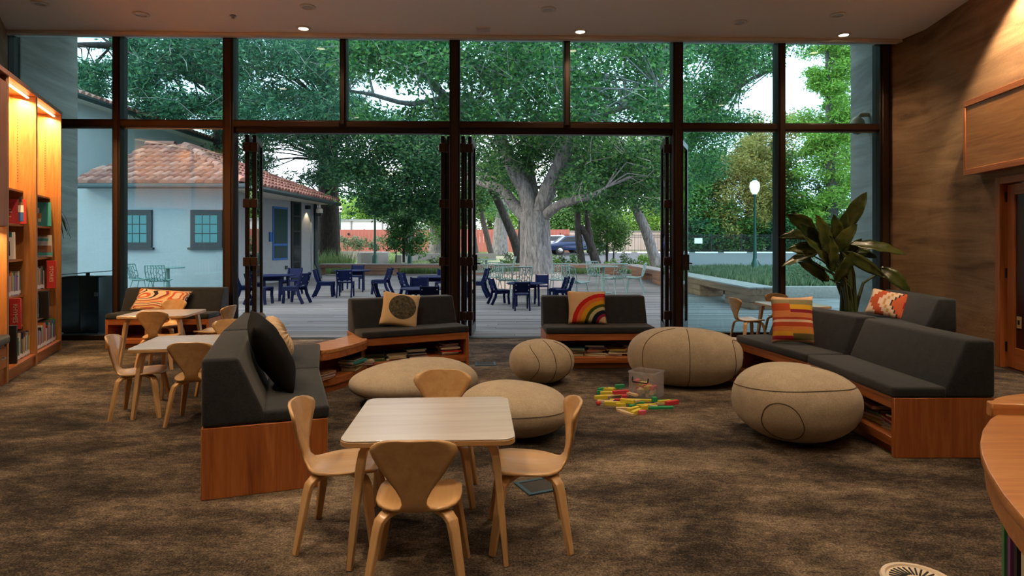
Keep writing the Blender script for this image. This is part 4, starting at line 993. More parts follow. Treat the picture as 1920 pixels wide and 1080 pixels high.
# ------------------------------------------------------------------ white stucco house with clay tile hip roof
FWY, FWX0, FWX1 = 17.9, -14.6, -7.95
C1 = Vector((-7.95, 17.9)); C2 = Vector((-8.45, 21.8)); C3 = Vector((-7.73, 25.06))
hs = thing('stucco_house', 'white stucco house with clay tile hip roof and black framed windows', 'building', (0, 0, 0))
def wallseg(a, b, z1, name='wall', mat='stucco', th=.3):
    a = Vector(a); b = Vector(b); t = (b - a).normalized(); n = Vector((-t.y, t.x)) * th
    return part(MB().prism([tuple(a), tuple(b), tuple(b + n), tuple(a + n)], -.06, z1), name, mat, hs, smooth=0)
wallseg((FWX0, FWY), C1, 3.0); wallseg(C1, C2, 3.0); wallseg(C2, C3, 3.05); wallseg(C3, (C3.x - 5, C3.y + .4), 3.05)
for x0, x1 in ((-10.92, -10.05), (-8.98, -8.08)):
    w = part(MB().bx(x0, x1, FWY - .05, FWY + .02, 1.24, 2.3), 'window_frame', 'window_black', hs, .01, 1)
    part(MB().bx(x0 - .05, x1 + .05, FWY - .10, FWY, 1.19, 1.25), 'window_sill', 'window_black', w)
    iw = (x1 - x0 - .26) / 3; ih = (1.06 - .28) / 3
    for i in range(3):
        for j in range(3):
            part(MB().bx(x0 + .13 + i * iw + .012, x0 + .13 + (i + 1) * iw - .012, FWY - .056, FWY - .048, 1.24 + .14 + j * ih + .012, 1.24 + .14 + (j + 1) * ih - .012), 'pane', 'teal_glass', w, smooth=0)
bt = (C3 - C2).normalized(); bl_ = (C3 - C2).length; ba = math.atan2(bt.y, bt.x)
def on_bw(name, t0, t1, z0, z1, mat, out=.03, par=None, bev=.004):
    m4 = Matrix.Translation((C2.x, C2.y, 0)) @ Matrix.Rotation(ba, 4, 'Z')
    q = part(MB().bx(t0 * bl_, t1 * bl_, -out, .02, z0, z1), name, mat, hs, bev, 1)
    for v in q.data.vertices: v.co = m4 @ v.co
    if par: q.parent = par
    return q
simple('tape_blue', (.03, .13, .40), .6); simple('film', (.03, .06, .065), .2)
f = on_bw('side_window', .150, .43, .77, 2.65, 'tape_blue'); on_bw('pane', .17, .41, 1.35, 2.58, 'film', .04, f); on_bw('pane', .17, .41, .84, 1.27, 'film', .04, f)
f = on_bw('glazed_door', .493, .688, .0, 2.96, 'window_black', .05)
for k in range(5): on_bw('pane', .53, .655, .15 + k * .56, .15 + k * .56 + .50, 'dark_glass', .056, f)
on_bw('wall_lamp', .79, .845, 2.66, 2.80, 'black_metal', .13); on_bw('notice_box', .085, .125, 1.42, 1.75, 'tape_blue', .06); on_bw('outlet_cover', .38, .42, .42, .55, 'gutter', .04)
l = bpy.data.lights.new('wall_lamp_beam', 'SPOT'); l.energy = 22; l.spot_size = R(70); l.color = (1, .72, .42); l.shadow_soft_size = .03; lo = bpy.data.objects.new('wall_lamp_beam', l); COL.objects.link(lo)
pp = C2 + bt * (.818 * bl_) + Vector((bt.y, -bt.x)) * .10; lo.location = (pp.x, pp.y, 2.64); lo.rotation_euler = (0, 0, 0)
dsp = C2 + bt * (.99 * bl_) + Vector((bt.y, -bt.x)) * .08
part(MB().tube([(dsp.x, dsp.y, 2.95), (dsp.x, dsp.y, .55), (dsp.x + .15, dsp.y - .1, .32), (dsp.x + .22, dsp.y - .15, 0)], .07, 8), 'downspout', 'gutter', hs)
NL, NR, FR = Vector((-11.9, 17.3, 2.97)), Vector((-7.25, 17.3, 2.97)), Vector((-7.0, 25.7, 2.97)); AL, AR = Vector((-11.7, 20.5, 4.46)), Vector((-10.5, 20.5, 4.46))
rf = part(MB().add([NL, NR, AR, AL, FR], [(0, 1, 2, 3), (1, 4, 2), (0, 3, 2, 4)]), 'roof', 'clay_tile', hs, smooth=0)
part(MB().add([(-11.9, 17.32, 2.9), (-7.27, 17.32, 2.9), (-7.02, 25.7, 2.9), (-12, 25.7, 2.9)], [(0, 1, 2, 3)]), 'soffit', 'cream_stucco', hs, smooth=0)
part(MB().tube([NL + Vector((-.1, -.08, -.05)), NR + Vector((.06, -.08, -.05)), FR + Vector((.08, 0, -.05))], .075, 8), 'gutter', 'gutter', hs)
tv = []; tf = []
for i, (r, y) in enumerate(((.118, 0), (.10, .50))):
    for k in range(7): a = PI * k / 6; tv.append((r * math.cos(a), y, r * math.sin(a) * .85))
for k in range(6): tf.append((k, k + 1, k + 8, k + 7))
tf.append(tuple(range(0, 7)))
tile_me = MB().add(tv, tf).mesh('roof_tile', smooth=60); tile_me.materials.append(MT['clay_tile'])
def lay(orig, ux, vy, ncol, nrow, pitch, step, inside, par):
    ux = ux.normalized(); vy = vy.normalized(); nz = ux.cross(vy).normalized(); rm = Matrix((ux, vy, nz)).transposed().to_4x4(); rnd = random.Random(4)
    for i in range(ncol):
        for j in range(nrow):
            u = (i + .5) * pitch; v = j * step
            if not inside(u, v): continue
            o = bpy.data.objects.new('roof_tile', tile_me); COL.objects.link(o); o.parent = par
            o.matrix_local = Matrix.Translation(orig + ux * (u + rnd.uniform(-.01, .01)) + vy * (v - .06) + nz * .055) @ rm @ Matrix.Rotation(R(-5), 4, 'X')
sl = (AL - (NL + Vector((.2, 0, 0)))).length; fl = (NR - NL).length
lay(NL, NR - NL, Vector((0, 3.2, 1.49)), int(fl / .24), 8, .24, .44, lambda u, v: u > .05 + .2 * v / sl and u < fl - .05 - (3.25) * v / sl, rf)
sd = FR - NR; foot = NR + sd * ((AR - NR).dot(sd) / sd.dot(sd)); up = AR - foot; uw = up.length; fu = (foot - NR).length; sL = sd.length
lay(NR, sd, up, int(sL / .26), 10, .26, .46, lambda u, v: u > fu * v / uw + .05 and u < sL - (sL - fu) * v / uw - .05 and v < uw * .97, rf)
for a, b in ((NR, AR), (FR, AR), (AL, AR)):
    n = int((b - a).length / .42); t = (b - a).normalized(); s_ = t.cross(Vector((0, 0, 1))).normalized(); nz = s_.cross(t); rm = Matrix((s_, t, nz)).transposed().to_4x4()
    for k in range(n):
        o = bpy.data.objects.new('ridge_tile', tile_me); COL.objects.link(o); o.parent = rf; o.matrix_local = Matrix.Translation(a + t * k * .42 + nz * .07) @ rm @ Matrix.Diagonal((1.15, 1, 1.2, 1))
cm = thing('security_camera', 'white dome security camera on the white house corner', 'camera', (dsp.x + .18, dsp.y - .15, 2.55)); part(MB().lathe([(.001, -.16), (.06, -.14), (.09, -.09), (.10, -.02)], 16), 'dome', 'dark_glass', cm); part(MB().lathe([(.10, -.02), (.13, 0), (.12, .14), (.05, .18), (.04, .3), (.001, .3)], 16), 'housing', 'white_plastic', cm); part(MB().tube([(0, 0, .28), (-.1, .1, .34), (-.3, .2, .34)], .035, 6), 'bracket', 'white_plastic', cm)
th_ = thing('tall_stucco_building', 'tall white stucco building with tiled eaves behind the tile roofed house', 'building', (0, 0, 0))
part(MB().bx(-26, -14.6, 18.3, 32, -.06, 6.15), 'wall', 'stucco_shade_offset', th_, smooth=0); part(MB().add([(-13.95, 17.6, 6.15), (-13.95, 32.6, 6.15), (-20, 32.6, 8.4), (-20, 17.6, 8.4), (-13.95, 17.6, 6.08), (-13.95, 32.6, 6.08), (-20, 32.6, 6.08), (-20, 17.6, 6.08)], [(0, 1, 2, 3), (4, 7, 6, 5), (0, 4, 5, 1), (0, 3, 7, 4), (1, 5, 6, 2)]), 'roof', 'cream_stucco', th_, smooth=0)
part(MB().tube([(-13.9, 17.6, 6.1), (-13.9, 32.6, 6.1)], .09, 8), 'gutter', 'gutter', th_)
rft = [c for c in th_.children if c.name.startswith('roof')][0]
lay(Vector((-13.92, 17.7, 6.15)), Vector((0, 1, 0)), Vector((-6.05, 0, 2.25)), 48, 2, .31, .46, lambda u, v: True, rft)

# ------------------------------------------------------------------ outdoor furniture
def navy_chair(label):
    o = thing('outdoor_chair', label, 'chair', (0, 0, 0), 0, 'navy outdoor chairs'); w = .40
    part(MB().bx(-w / 2, w / 2, -.17, .20, .355, .385), 'seat', 'navy', o, .006, 1)
    tm = Matrix.Rotation(R(14), 3, 'X')
    part(MB().box((0, -.235, .555), (w, .028, .27), tm), 'backrest', 'navy', o, .008, 1)
    for sx in (-1, 1):
        x = sx * (w / 2 - .02)
        part(MB().sweep([(x, .18, .37), (x, .17, .2), (x, .19, 0)], (1, 0, 0), .035, .06), 'front_leg', 'navy', o, .004, 1)
        part(MB().sweep([(x, -.275, .70), (x, -.21, .48), (x, -.16, .36), (x, -.20, .2), (x, -.30, 0)], (1, 0, 0), .035, .07), 'back_leg', 'navy', o, .004, 1)
        part(MB().bx(x - .015, x + .015, -.2, .19, .29, .355), 'side_rail', 'navy', o, .004, 1)
        for z in (.49, .62): part(MB().lathe([(.001, .004), (.012, .003), (.014, 0)], 8), 'bolt', 'steel', o).matrix_local = Matrix.Translation((x * .86, -.222 - (z - .49) * .25 - .03, z)) @ Matrix.Rotation(R(104), 4, 'X')
    return o
def navy_table(label):
    o = thing('outdoor_table', label, 'table', (0, 0, 0), 0, 'navy outdoor tables')
    part(MB().prism([(.55 * math.cos(R(22.5 + 45 * k)), .55 * math.sin(R(22.5 + 45 * k))) for k in range(8)], .575, .60), 'tabletop', 'navy', o, .004, 1)
    for sx in (-1, 1):
        for sy in (-1, 1):
            part(MB().prismx([(sy * .16, .575), (sy * .32, .575), (sy * .36, 0), (sy * .28, 0)] if sy > 0 else [(-.28, 0), (-.36, 0), (-.32, .575), (-.16, .575)], sx * .30 - .02, sx * .30 + .02), 'leg', 'navy', o, .003, 1)
    part(MB().bx(-.28, .28, -.03, .03, .46, .575), 'apron', 'navy', o)
    return o
nc, ntb = None, None
def put_chair(p, a, label, s=1.0):
    global nc
    if nc is None: nc = navy_chair(label); nc.location = p; nc.rotation_euler.z = R(a); nc.scale = (s,) * 3
    else: dup(nc, p, R(a), label, None, s)
def put_table(p, a, label, s=1.0):
    global ntb
    if ntb is None: ntb = navy_table(label); ntb.location = p; ntb.rotation_euler.z = R(a); ntb.scale = (s,) * 3
    else: dup(ntb, p, R(a), label, None, s)
H_, D_, K_, O_ = 'beside the white house wall', 'before the long far bench', 'right behind the disc pillow bench', 'behind the rainbow pillow bench'
put_table(at(510, 562), 0, 'navy octagonal table ' + H_); put_chair(at(553, 568), 78, 'navy chair facing the house side at the table ' + H_); put_chair(at(489, 570), -95, 'navy chair with back to the house at the table ' + H_)
put_chair(at(546, 552), 175, 'navy chair across the table ' + H_ + ', facing the library'); put_chair(at(463, 566), -60, 'navy chair partly behind the folded door leaf ' + H_)
put_table(at(661, 546), 10, 'navy octagonal table ' + D_); put_chair(at(611, 556), -82, 'navy chair on the house side of the table ' + D_); put_chair(at(648, 556), 6, 'navy chair with back to the library at the table ' + D_)
put_chair(at(666, 541), 176, 'navy chair facing the library at the table ' + D_); put_chair(at(714, 551), 84, 'navy chair on the oak side of the table ' + D_)
put_table((-1.72, 12.4, 0), 5, 'navy octagonal table ' + K_, .85); put_chair((-1.50, 11.75, 0), 4, 'navy chair with back to the library at the table ' + K_, .88); put_chair((-1.95, 13.15, 0), 178, 'navy chair facing the library at the table ' + K_, .95); put_chair((-2.42, 12.35, 0), -70, 'navy chair on the house side of the table ' + K_, .9)
put_table((-1.80, 15.6, 0), 0, 'navy octagonal table half hidden by the middle door post', .95); put_chair((-1.75, 16.4, 0), 178, 'navy chair behind the table hidden by the middle door post'); put_chair((-2.35, 15.0, 0), -60, 'navy chair between the middle door post and the far table')
put_table(at(986, 572), 8, 'small navy octagonal table ' + O_, .82); put_chair(at(977, 580), 6, 'small navy chair with back to the library at the table ' + O_, .84); put_chair(at(938, 570), -70, 'small navy chair on the doorway side of the table ' + O_, .84)
put_chair(at(1016, 560), 176, 'small navy chair facing the library at the table ' + O_, .84); put_chair(at(1046, 566), 70, 'small navy chair nearest the pale wire chairs at the table ' + O_, .84); put_chair(at(1056, 569), 80, 'small navy chair standing doubled up at the table ' + O_, .84)
put_chair(at(894, 557), 82, 'lone navy chair standing apart beside the folded door leaf', 1.05)

def wire_sheet(P, W, seed):
    rnd = random.Random(seed); nu, nv = 7, 12; pts = {}
    def S(u, v):
        x = v * (len(P) - 1); i = min(int(x), len(P) - 2); f = x - i
        y = P[i][0] * (1 - f) + P[i + 1][0] * f; z = P[i][1] * (1 - f) + P[i + 1][1] * f; w = P[i][2] * (1 - f) + P[i + 1][2] * f
        return Vector((u * w, y + .05 * u * u * (1 if z > .5 else 0), z + .02 * u * u * (0 if z > .5 else 1)))
    m = MB()
    for i in range(nu + 1):
        for j in range(nv + 1):
            b = (i in (0, nu)), (j in (0, nv))
            pts[i, j] = (-1 + 2 * (i + (0 if b[0] else rnd.uniform(-.32, .32) + .22 * (j % 2))) / nu, (j + (0 if b[1] else rnd.uniform(-.3, .3))) / nv)
    for i in range(nu + 1):
        for j in range(nv + 1):
            for di, dj in ((1, 0), (0, 1)):
                q = (i + di, j + dj)
                if q not in pts: continue
                edge_ = (di and j in (0, nv)) or (dj and i in (0, nu))
                if not edge_ and di and (i + j) % 2: continue
                m.tube([S(*pts[i, j]), S(*pts[q])], .014 if edge_ else .010, 4, False)
    return m
def wire_chair(label):
    o = thing('wire_chair', label, 'chair', (0, 0, 0), 0, 'pale branch pattern wire chairs')
    P = [(.24, .44, .23), (.10, .43, .24), (-.08, .42, .235), (-.19, .45, .22), (-.24, .52, .225), (-.28, .66, .235), (-.32, .83, .22)]
    part(wire_sheet(P, .24, 3), 'branch_shell', 'seafoam', o, smooth=60)
    for sx in (-1, 1):
        part(MB().tube([(sx * .18, .15, .43), (sx * .22, .22, 0)], .013, 6), 'leg', 'seafoam', o); part(MB().tube([(sx * .17, -.14, .43), (sx * .21, -.26, 0)], .013, 6), 'leg', 'seafoam', o)
        part(MB().tube([(sx * .175, .16, .42), (sx * .175, -.15, .42)], .011, 6), 'seat_rail', 'seafoam', o)
    return o
def pale_table(label, group):
    o = thing('pedestal_table', label, 'table', (0, 0, 0), 0, group)
    part(MB().lathe([(.001, .72), (.40, .72), (.405, .735), (.40, .745), (.001, .745)], 28), 'tabletop', 'seafoam', o); part(MB().lathe([(.05, .02), (.045, .72)], 14), 'pedestal', 'seafoam', o); part(MB().lathe([(.25, 0), (.25, .012), (.06, .03), (.001, .03)], 24), 'base', 'seafoam', o)
    return o
wc = wire_chair('pale green wire chair on the house side of the small table by the white wall'); wc.location = (-9.55, 16.5, 0); wc.rotation_euler.z = R(-85)
wchairs = [((-8.80, 15.95, 0), 8, 'pale green wire chair turned to the white wall at the small table'),
    (at(1121, 545), -150, 'pale wire chair across the pedestal table by the deck bench corner'), (at(1152, 553), 35, 'pale wire chair close to the library at the pedestal table by the deck bench'), (at(1190, 551), 75, 'pale wire chair on the bench side of the pedestal table'),
    ((-1.05, 20.6, 0), 175, 'pale wire chair beside the oak planter near the folded doors'), ((-.10, 16.2, 0), -30, 'pale wire chair before the oak planter, doorway side'), ((.18, 14.9, 0), 15, 'pale wire chair before the oak planter, closest to the navy table'),
    ((-.55, 17.6, 0), 160, 'pale wire chair squeezed beside the oak planter'), ((1.2, 16.4, 0), 165, 'pale wire chair facing the library in front of the oak trunk'), ((1.55, 15.3, 0), -55, 'pale wire chair between the oak and the pedestal table'), ((-.15, 24.6, 0), 95, 'pale wire chair by the far small table')]
for p, a, lb in wchairs: dup(wc, p, R(a), lb)
pt = pale_table('pale green pedestal table among wire chairs near the deck bench corner', 'pale pedestal tables'); pt.location = at(1131, 549)
dup(pt, (-8.98, 16.7, 0), 0, 'pale green pedestal table by the white house wall'); dup(pt, (-1.0, 24.6, 0), 0, 'pale green pedestal table far behind the folded doors')
o = thing('waste_station', 'dark waste bin cabinet with tilted top plate on the deck', 'bin', (-6.56, 9.90, -.008), R(4)); o.scale = (.92, .92, .95)
part(MB().bx(-.31, .0, -.24, .24, .04, .93), 'cabinet_half', 'black_matte', o, .03, 2); part(MB().bx(.004, .31, -.24, .24, .04, .93), 'cabinet_half', 'black_metal', o, .03, 2); part(MB().bx(-.27, .27, -.2, .2, 0, .05), 'foot', 'black_matte', o)
part(MB().box((-.02, 0, .985), (.72, .44, .012), Matrix.Rotation(R(-4), 3, 'Y')), 'top_plate', 'gutter', o, .003, 1); part(MB().lathe([(.03, .93), (.03, .98)], 10), 'plate_post', 'black_metal', o); part(MB().bx(.24, .29, -.25, -.238, .62, .68), 'latch', 'steel', o)

# ------------------------------------------------------------------ garden: planter ring, low walls, fences, lamps, cars
oakc = Vector((.62, 20.3, 0))
o = thing('tree_ring_planter', 'round pinkish concrete planter ring around the oak trunk', 'planter', (.45, 20.2, 0))
part(MB().lathe([(1.12, -.01), (1.12, .42), (.98, .42), (.98, .30), (.001, .32)], 40), 'ring', 'pink_concrete', o, smooth=30)
def low_wall(label, pxs, h, th=.35):
    pts = []
    for px, py, y in pxs: pts.append(((px - 960) * y / FPX, y))
    inn = pts; out = []
    for i, p in enumerate(pts):
        t = (Vector(pts[min(i + 1, len(pts) - 1)]) - Vector(pts[max(i - 1, 0)])).normalized(); out.append((p[0] - t.y * th, p[1] + t.x * th))
    z = tz(pxs[0][2]); q = part(MB().ring(inn, out, z - .3, z + h), 'garden_kerb', 'concrete', smooth=40); return tag(q, label, 'wall')
low_wall('low curved concrete wall in the garden beside the dark trunk', [(590, 0, 42), (640, 0, 41.5), (690, 0, 40.5), (718, 0, 38.5), (715, 0, 36.5), (690, 0, 35.5), (670, 0, 35)], .55)
low_wall('low concrete wall in the garden beside the young tree', [(752, 0, 36), (772, 0, 38.5), (800, 0, 40), (850, 0, 41), (930, 0, 41.5)], .55)
q = part(MB().bx(5.75, 13.5, 16.5, 28.4, -.06, .2), 'planter_bed', 'soil'); q['kind'] = 'structure'
q = part(MB().bx(5.7, 13.6, 16.2, 16.5, -.06, .27), 'planter_kerb', 'concrete', bevel=.01); tag(q, 'low concrete kerb in front of the planted bed', 'kerb')
def red_fence():
    o = thing('red_fence', 'tall red stained board fence beyond the garden', 'fence', (0, 0, 0)); y = 54; z = tz(y); me = MB().bx(0, .292, 0, .05, 0, 1.9).mesh('fence_board', .006, 1)
    for i in range(96):
        b = link('fence_board', me, 'red_fence', o); b.location = (-24 + i * .30, y + .0, z)
    for i in range(11): part(MB().bx(-24 + i * 2.88 - .05, -24 + i * 2.88 + .05, y + .05, y + .15, z, z + 1.95), 'post', 'red_fence', o)
    part(MB().bx(-24, 4.8, y + .05, y + .09, z + 1.5, z + 1.6), 'rail', 'red_fence', o); part(MB().bx(-13.85, -13.7, y - .12, y, z + 1.45, z + 1.6), 'fence_lamp', 'black_metal', o)
red_fence()
o = thing('far_white_building', 'low white building showing above the red fence', 'building', (0, 0, 0)); part(MB().bx(-17.5, -6.2, 62, 70, .3, 3.45), 'wall', 'white_paint', o, smooth=0); part(MB().bx(-17.7, -6.0, 61.8, 70.2, 3.45, 3.6), 'roof_edge', 'stucco', o)
for x in (-15.6, -12.6, -9.6): part(MB().bx(x, x + .12, 61.9, 62, .3, 3.45), 'pilaster', 'concrete', o)
o = thing('boundary_wall', 'long pale wall beyond the parking lot behind the oak', 'wall', (0, 0, 0)); part(MB().bx(-1, 14.2, 58.5, 58.8, .4, 2.35), 'wall', 'pink_concrete', o, smooth=0); part(MB().bx(-1, 14.2, 58.4, 58.9, 2.35, 2.45), 'coping', 'concrete', o)
def iron_fence():
    o = thing('iron_fence', 'black iron picket fence along the far side of the parking lot', 'fence', (0, 0, 0)); y = 53; z = tz(y)
    for zz in (.18, 1.25, 1.42): part(MB().bx(4, 40, y - .02, y + .02, z + zz, z + zz + .04), 'rail', 'black_metal', o)
    m = MB()
    for i in range(300): m.bx(4 + i * .12, 4.022 + i * .12, y - .011, y + .011, z, z + 1.5)
    stuff(part(m, 'picket', 'black_metal', o, smooth=0))
    for i in range(15): part(MB().bx(4 + i * 2.5 - .04, 4.04 + i * 2.5, y - .04, y + .04, z, z + 1.6), 'post', 'black_metal', o)
    part(MB().bx(15.1, 15.75, y - .06, y - .03, z + .75, z + 1.2), 'white_notice', 'white_plastic', o)
iron_fence()
stop_me = MB().bx(-.9, .9, -.08, .08, 0, .11).mesh('wheel_stop', .02, 1)
for i in range(11):
    o = link('wheel_stop', stop_me, 'white_paint'); o.location = (8.6 + i * 2.3, 51, tz(51) + .03); tag(o, 'white wheel stop along the iron fence', 'wheel stop', 'far wheel stops')
for i in range(9):
    o = link('wheel_stop', stop_me, 'white_paint'); o.location = (8.3 + i * 2.4, 30.2, tz(30.2) + .03); tag(o, 'white wheel stop beside the planted bed', 'wheel stop', 'near wheel stops')
def lamp_post(label, p, h=3.65, lit=True):
    o = thing('street_lamp', label, 'lamp', p, 0, 'green street lamps')
    part(MB().lathe([(.22, 0), (.22, .12), (.16, .2), (.14, .55), (.09, .65), (.075, .75)], 14), 'base', 'lamp_green', o); part(MB().lathe([(.065, .7), (.045, h - .55), (.075, h - .5), (.09, h - .42)], 12), 'pole', 'lamp_green', o)
    part(MB().lathe([(.08, h - .42), (.16, h - .28), (.20, h - .1), (.17, h + .05), (.09, h + .12), (.001, h + .13)], 16), 'globe', 'globe', o); part(MB().lathe([(.09, h + .11), (.07, h + .17), (.02, h + .22), (.001, h + .3)], 10), 'finial', 'lamp_green', o)
    return o
p = at(1415, 520); lamp_post('green street lamp with glowing globe beyond the deck bench', (p.x, p.y, .0), 3.72)
lamp_post('green street lamp pole rising into the trees before the red fence', ((703 - 960) * 35 / FPX, 35, tz(35)), 6.0); lamp_post('green street lamp base beside the young garden tree', ((768 - 960) * 34 / FPX, 34, tz(34)), 6.4); lamp_post('distant street lamp beside the dark redwood trunk', ((638 - 960) * 60 / FPX, 60, tz(60)), 4.0)
p = at(1438, 516); o = thing('post_base', 'slim black post in a heavy cone shaped base beyond the deck bench', 'post', (p.x, p.y + 1.2, .2)); part(MB().lathe([(.32, 0), (.30, .06), (.06, .40), (.001, .42)], 18), 'weighted_base', 'black_matte', o); part(MB().tube([(0, 0, .4), (0, 0, 1.75)], .03, 8), 'post', 'black_metal', o)
o = thing('blue_hydrant', 'bright blue hydrant post at the edge of the parking lot', 'hydrant', ((1508 - 960) * 31 / FPX, 31, tz(31))); part(MB().lathe([(.2, 0), (.2, .08), (.14, .12), (.14, .8), (.18, .84), (.16, 1.0), (.06, 1.08), (.001, 1.1)], 14), 'barrel', 'hydrant_blue', o)
for s_ in (-1, 1): part(MB().tube([(s_ * .1, 0, .66), (s_ * .24, 0, .66)], .07, 10), 'outlet_cap', 'hydrant_blue', o)
def car(label, p, a, mat):
    o = thing('parked_car', label, 'car', p, R(a)); L, w = 4.5, .88
    prof = [(-2.2, .35), (-2.25, .6), (-2.15, .82), (-1.55, .93), (-.95, 1.40), (.35, 1.45), (1.15, .98), (2.0, .86), (2.22, .62), (2.2, .35)]
    body = MB(); n = len(prof); vs = [(x, -w * (.82 if z > 1.2 else 1), z) for x, z in prof] + [(x, w * (.82 if z > 1.2 else 1), z) for x, z in prof]
    body.add(vs, [tuple(range(n - 1, -1, -1)), tuple(range(n, 2 * n))] + [(i, (i + 1) % n, n + (i + 1) % n, n + i) for i in range(n)])
    part(body, 'body', mat, o, .05, 2)
    for s in (-1, 1):
        part(MB().add([(-1.35, s * (w + .004), .98), (-.85, s * (w * .86 + .012), 1.34), (.3, s * (w * .86 + .012), 1.37), (.95, s * (w + .004), 1.0)], [(0, 1, 2, 3)]), 'side_window', 'dark_glass', o)
        for x in (-1.35, 1.4):
            wmesh = part(MB().lathe([(.001, -.11), (.2, -.11), (.32, -.09), (.33, 0), (.32, .09), (.2, .11), (.001, .11)], 18), 'wheel', 'tyre', o); wmesh.matrix_local = Matrix.Translation((x, s * .80, .33)) @ Matrix.Rotation(PI / 2, 4, 'X')
            hb = part(MB().lathe([(.001, .02), (.16, .02), (.19, 0)], 14), 'hub_cap', 'steel', wmesh); hb.matrix_local = Matrix.Translation((0, 0, s * -.11)) @ Matrix.Rotation(0 if s < 0 else PI, 4, 'X')
        part(MB().bx(-2.27, -2.1, s * .55 - .16, s * .55 + .16, .66, .80), 'tail_lamp', 'tail_lamp', o, .02, 1)
    return o
car('dark blue car parked behind the oak', (4.75, 48, tz(48) + .03), 8, 'car_blue'); car('silver blue car parked beside the dark blue car', (3.6, 51, tz(51) + .03), 8, 'car_silver')

# ------------------------------------------------------------------ foliage
def leaves_mesh(name, clusters, L, Wd, seed, droop=0.0, flat=.8):
    rng = np.random.default_rng(seed); P = []; 
    for c, r, n in clusters:
        d = rng.normal(size=(n, 3)); d /= np.linalg.norm(d, axis=1, keepdims=True) + 1e-9
        P.append(np.array(c) + d * (r * rng.random((n, 1)) ** .45) * np.array([1, 1, flat]))
    P = np.concatenate(P); n = len(P)
    a = rng.normal(size=(n, 3)); a[:, 2] = a[:, 2] * .6 - droop; a /= np.linalg.norm(a, axis=1, keepdims=True)
    b = np.cross(a, rng.normal(size=(n, 3))); b /= np.linalg.norm(b, axis=1, keepdims=True) + 1e-9
    l = L * rng.uniform(.6, 1.3, (n, 1)); w = Wd * rng.uniform(.7, 1.2, (n, 1))
    V = np.stack([P, P + a * l * .5 + b * w * .5, P + a * l, P + a * l * .5 - b * w * .5], 1).reshape(-1, 3).astype(np.float32)
    me = bpy.data.meshes.new(name); me.vertices.add(4 * n); me.vertices.foreach_set('co', V.ravel())
    me.loops.add(4 * n); me.loops.foreach_set('vertex_index', np.arange(4 * n, dtype=np.int32))
    me.polygons.add(n); me.polygons.foreach_set('loop_start', np.arange(0, 4 * n, 4, dtype=np.int32)); me.update(calc_edges=True); return me
def in_holes(px, py, holes):
    return any(((px - a) / c) ** 2 + ((py - b) / d) ** 2 < 1 for a, b, c, d in holes)
def tree(name, label, limbs, boxes, leaf, bark, L=.12, Wd=.065, seed=0, holes=(), droop=.0, flat=.8, group='garden trees', cat='tree', branch=.7, twigs=0, extra=()):
    """limbs: list of [(px,py,depth)...], [radii];  boxes: (px0,px1,py0,py1,d0,d1,count,rmin,rmax,leaves)"""
    rnd = random.Random(seed); lp = []; LM = []
    for pts, rad in limbs:
        w = [atd(*p) if len(p) == 3 else Vector(p[:3]) for p in pts]; LM.append((w, rad)); lp += [(q, rad[min(i, len(rad) - 1)]) for i, q in enumerate(w)]
    base = LM[0][0][0].copy(); o = thing(name, label, cat, base, 0, group)
    for i, (w, rad) in enumerate(LM):
        q = []; rr = []
        for k in range(len(w) - 1):
            for f in (0, .33, .66):
                t = f; p0 = w[max(k - 1, 0)]; p1 = w[k]; p2 = w[k + 1]; p3 = w[min(k + 2, len(w) - 1)]
                q.append(.5 * ((2 * p1) + (p2 - p0) * t + (2 * p0 - 5 * p1 + 4 * p2 - p3) * t * t + (3 * p1 - p0 - 3 * p2 + p3) * t ** 3) - base); rr.append(rad[k] * (1 - t) + rad[k + 1] * t)
        q.append(w[-1] - base); rr.append(rad[-1])
        if i and name == 'oak_tree': rr = [k * .74 for k in rr]
        part(MB().tube(q, rr, 12 if i == 0 else 8), 'trunk' if i == 0 else 'limb', bark, o, smooth=80)
    cl = []; bm_ = MB(); tm = MB()
    for (x0, x1, y0, y1, d0, d1, cnt, r0, r1, nl) in boxes:
        k = 0; tries = 0
        while k < cnt and tries < cnt * 6:
            tries += 1; px = rnd.uniform(x0, x1); py = rnd.uniform(y0, y1)
            if in_holes(px, py, holes): continue
            k += 1; d = rnd.uniform(d0, d1); c = atd(px, py, d); r = rnd.uniform(r0, r1); cl.append((tuple(c - base), r, nl))
            if rnd.random() < branch:
                n0, nr = min(lp, key=lambda e: (e[0] - c).length); mid = (n0 + c) * .5 + Vector((rnd.uniform(-.3, .3), rnd.uniform(-.3, .3), rnd.uniform(.0, .5)))
                rb = min(.055, nr * .5); bm_.tube([n0 - base, (n0 * .6 + mid * .4) - base, mid - base, (mid + c) * .5 - base, c - base], [rb, rb * .8, rb * .6, rb * .4, rb * .2], 5)
            for _ in range(twigs):
                dv_ = Vector((rnd.gauss(0, 1), rnd.gauss(0, 1), rnd.gauss(-.3, .7))).normalized() * r * 1.1; md_ = c + dv_ * .5 + Vector((rnd.uniform(-.12, .12), rnd.uniform(-.12, .12), rnd.uniform(-.1, .1)))
                tm.tube([c - base, md_ - base, c + dv_ - base], [.014, .010, .004], 3, False)
    if bm_.v: stuff(part(bm_, 'branches', bark, o, smooth=80))
    if tm.v: stuff(part(tm, 'twigs', 'bark_twig', o, smooth=0))
    if cl:
        fo = link('foliage', leaves_mesh('foliage', cl, L, Wd, seed, droop, flat), leaf, o); stuff(fo)
    return o
simple('bark_twig', (.34, .32, .29), .9)
D0 = 20.3
HOLES = [(710, 165, 62, 36), (888, 98, 20, 22), (378, 162, 34, 20), (298, 96, 34, 18), (1420, 180, 42, 50), (1486, 150, 18, 80), (176, 100, 40, 24), (955, 92, 26, 16), (545, 300, 55, 40), (1320, 130, 22, 30), (700, 400, 30, 16), (1110, 100, 14, 12), (515, 275, 25, 25)]
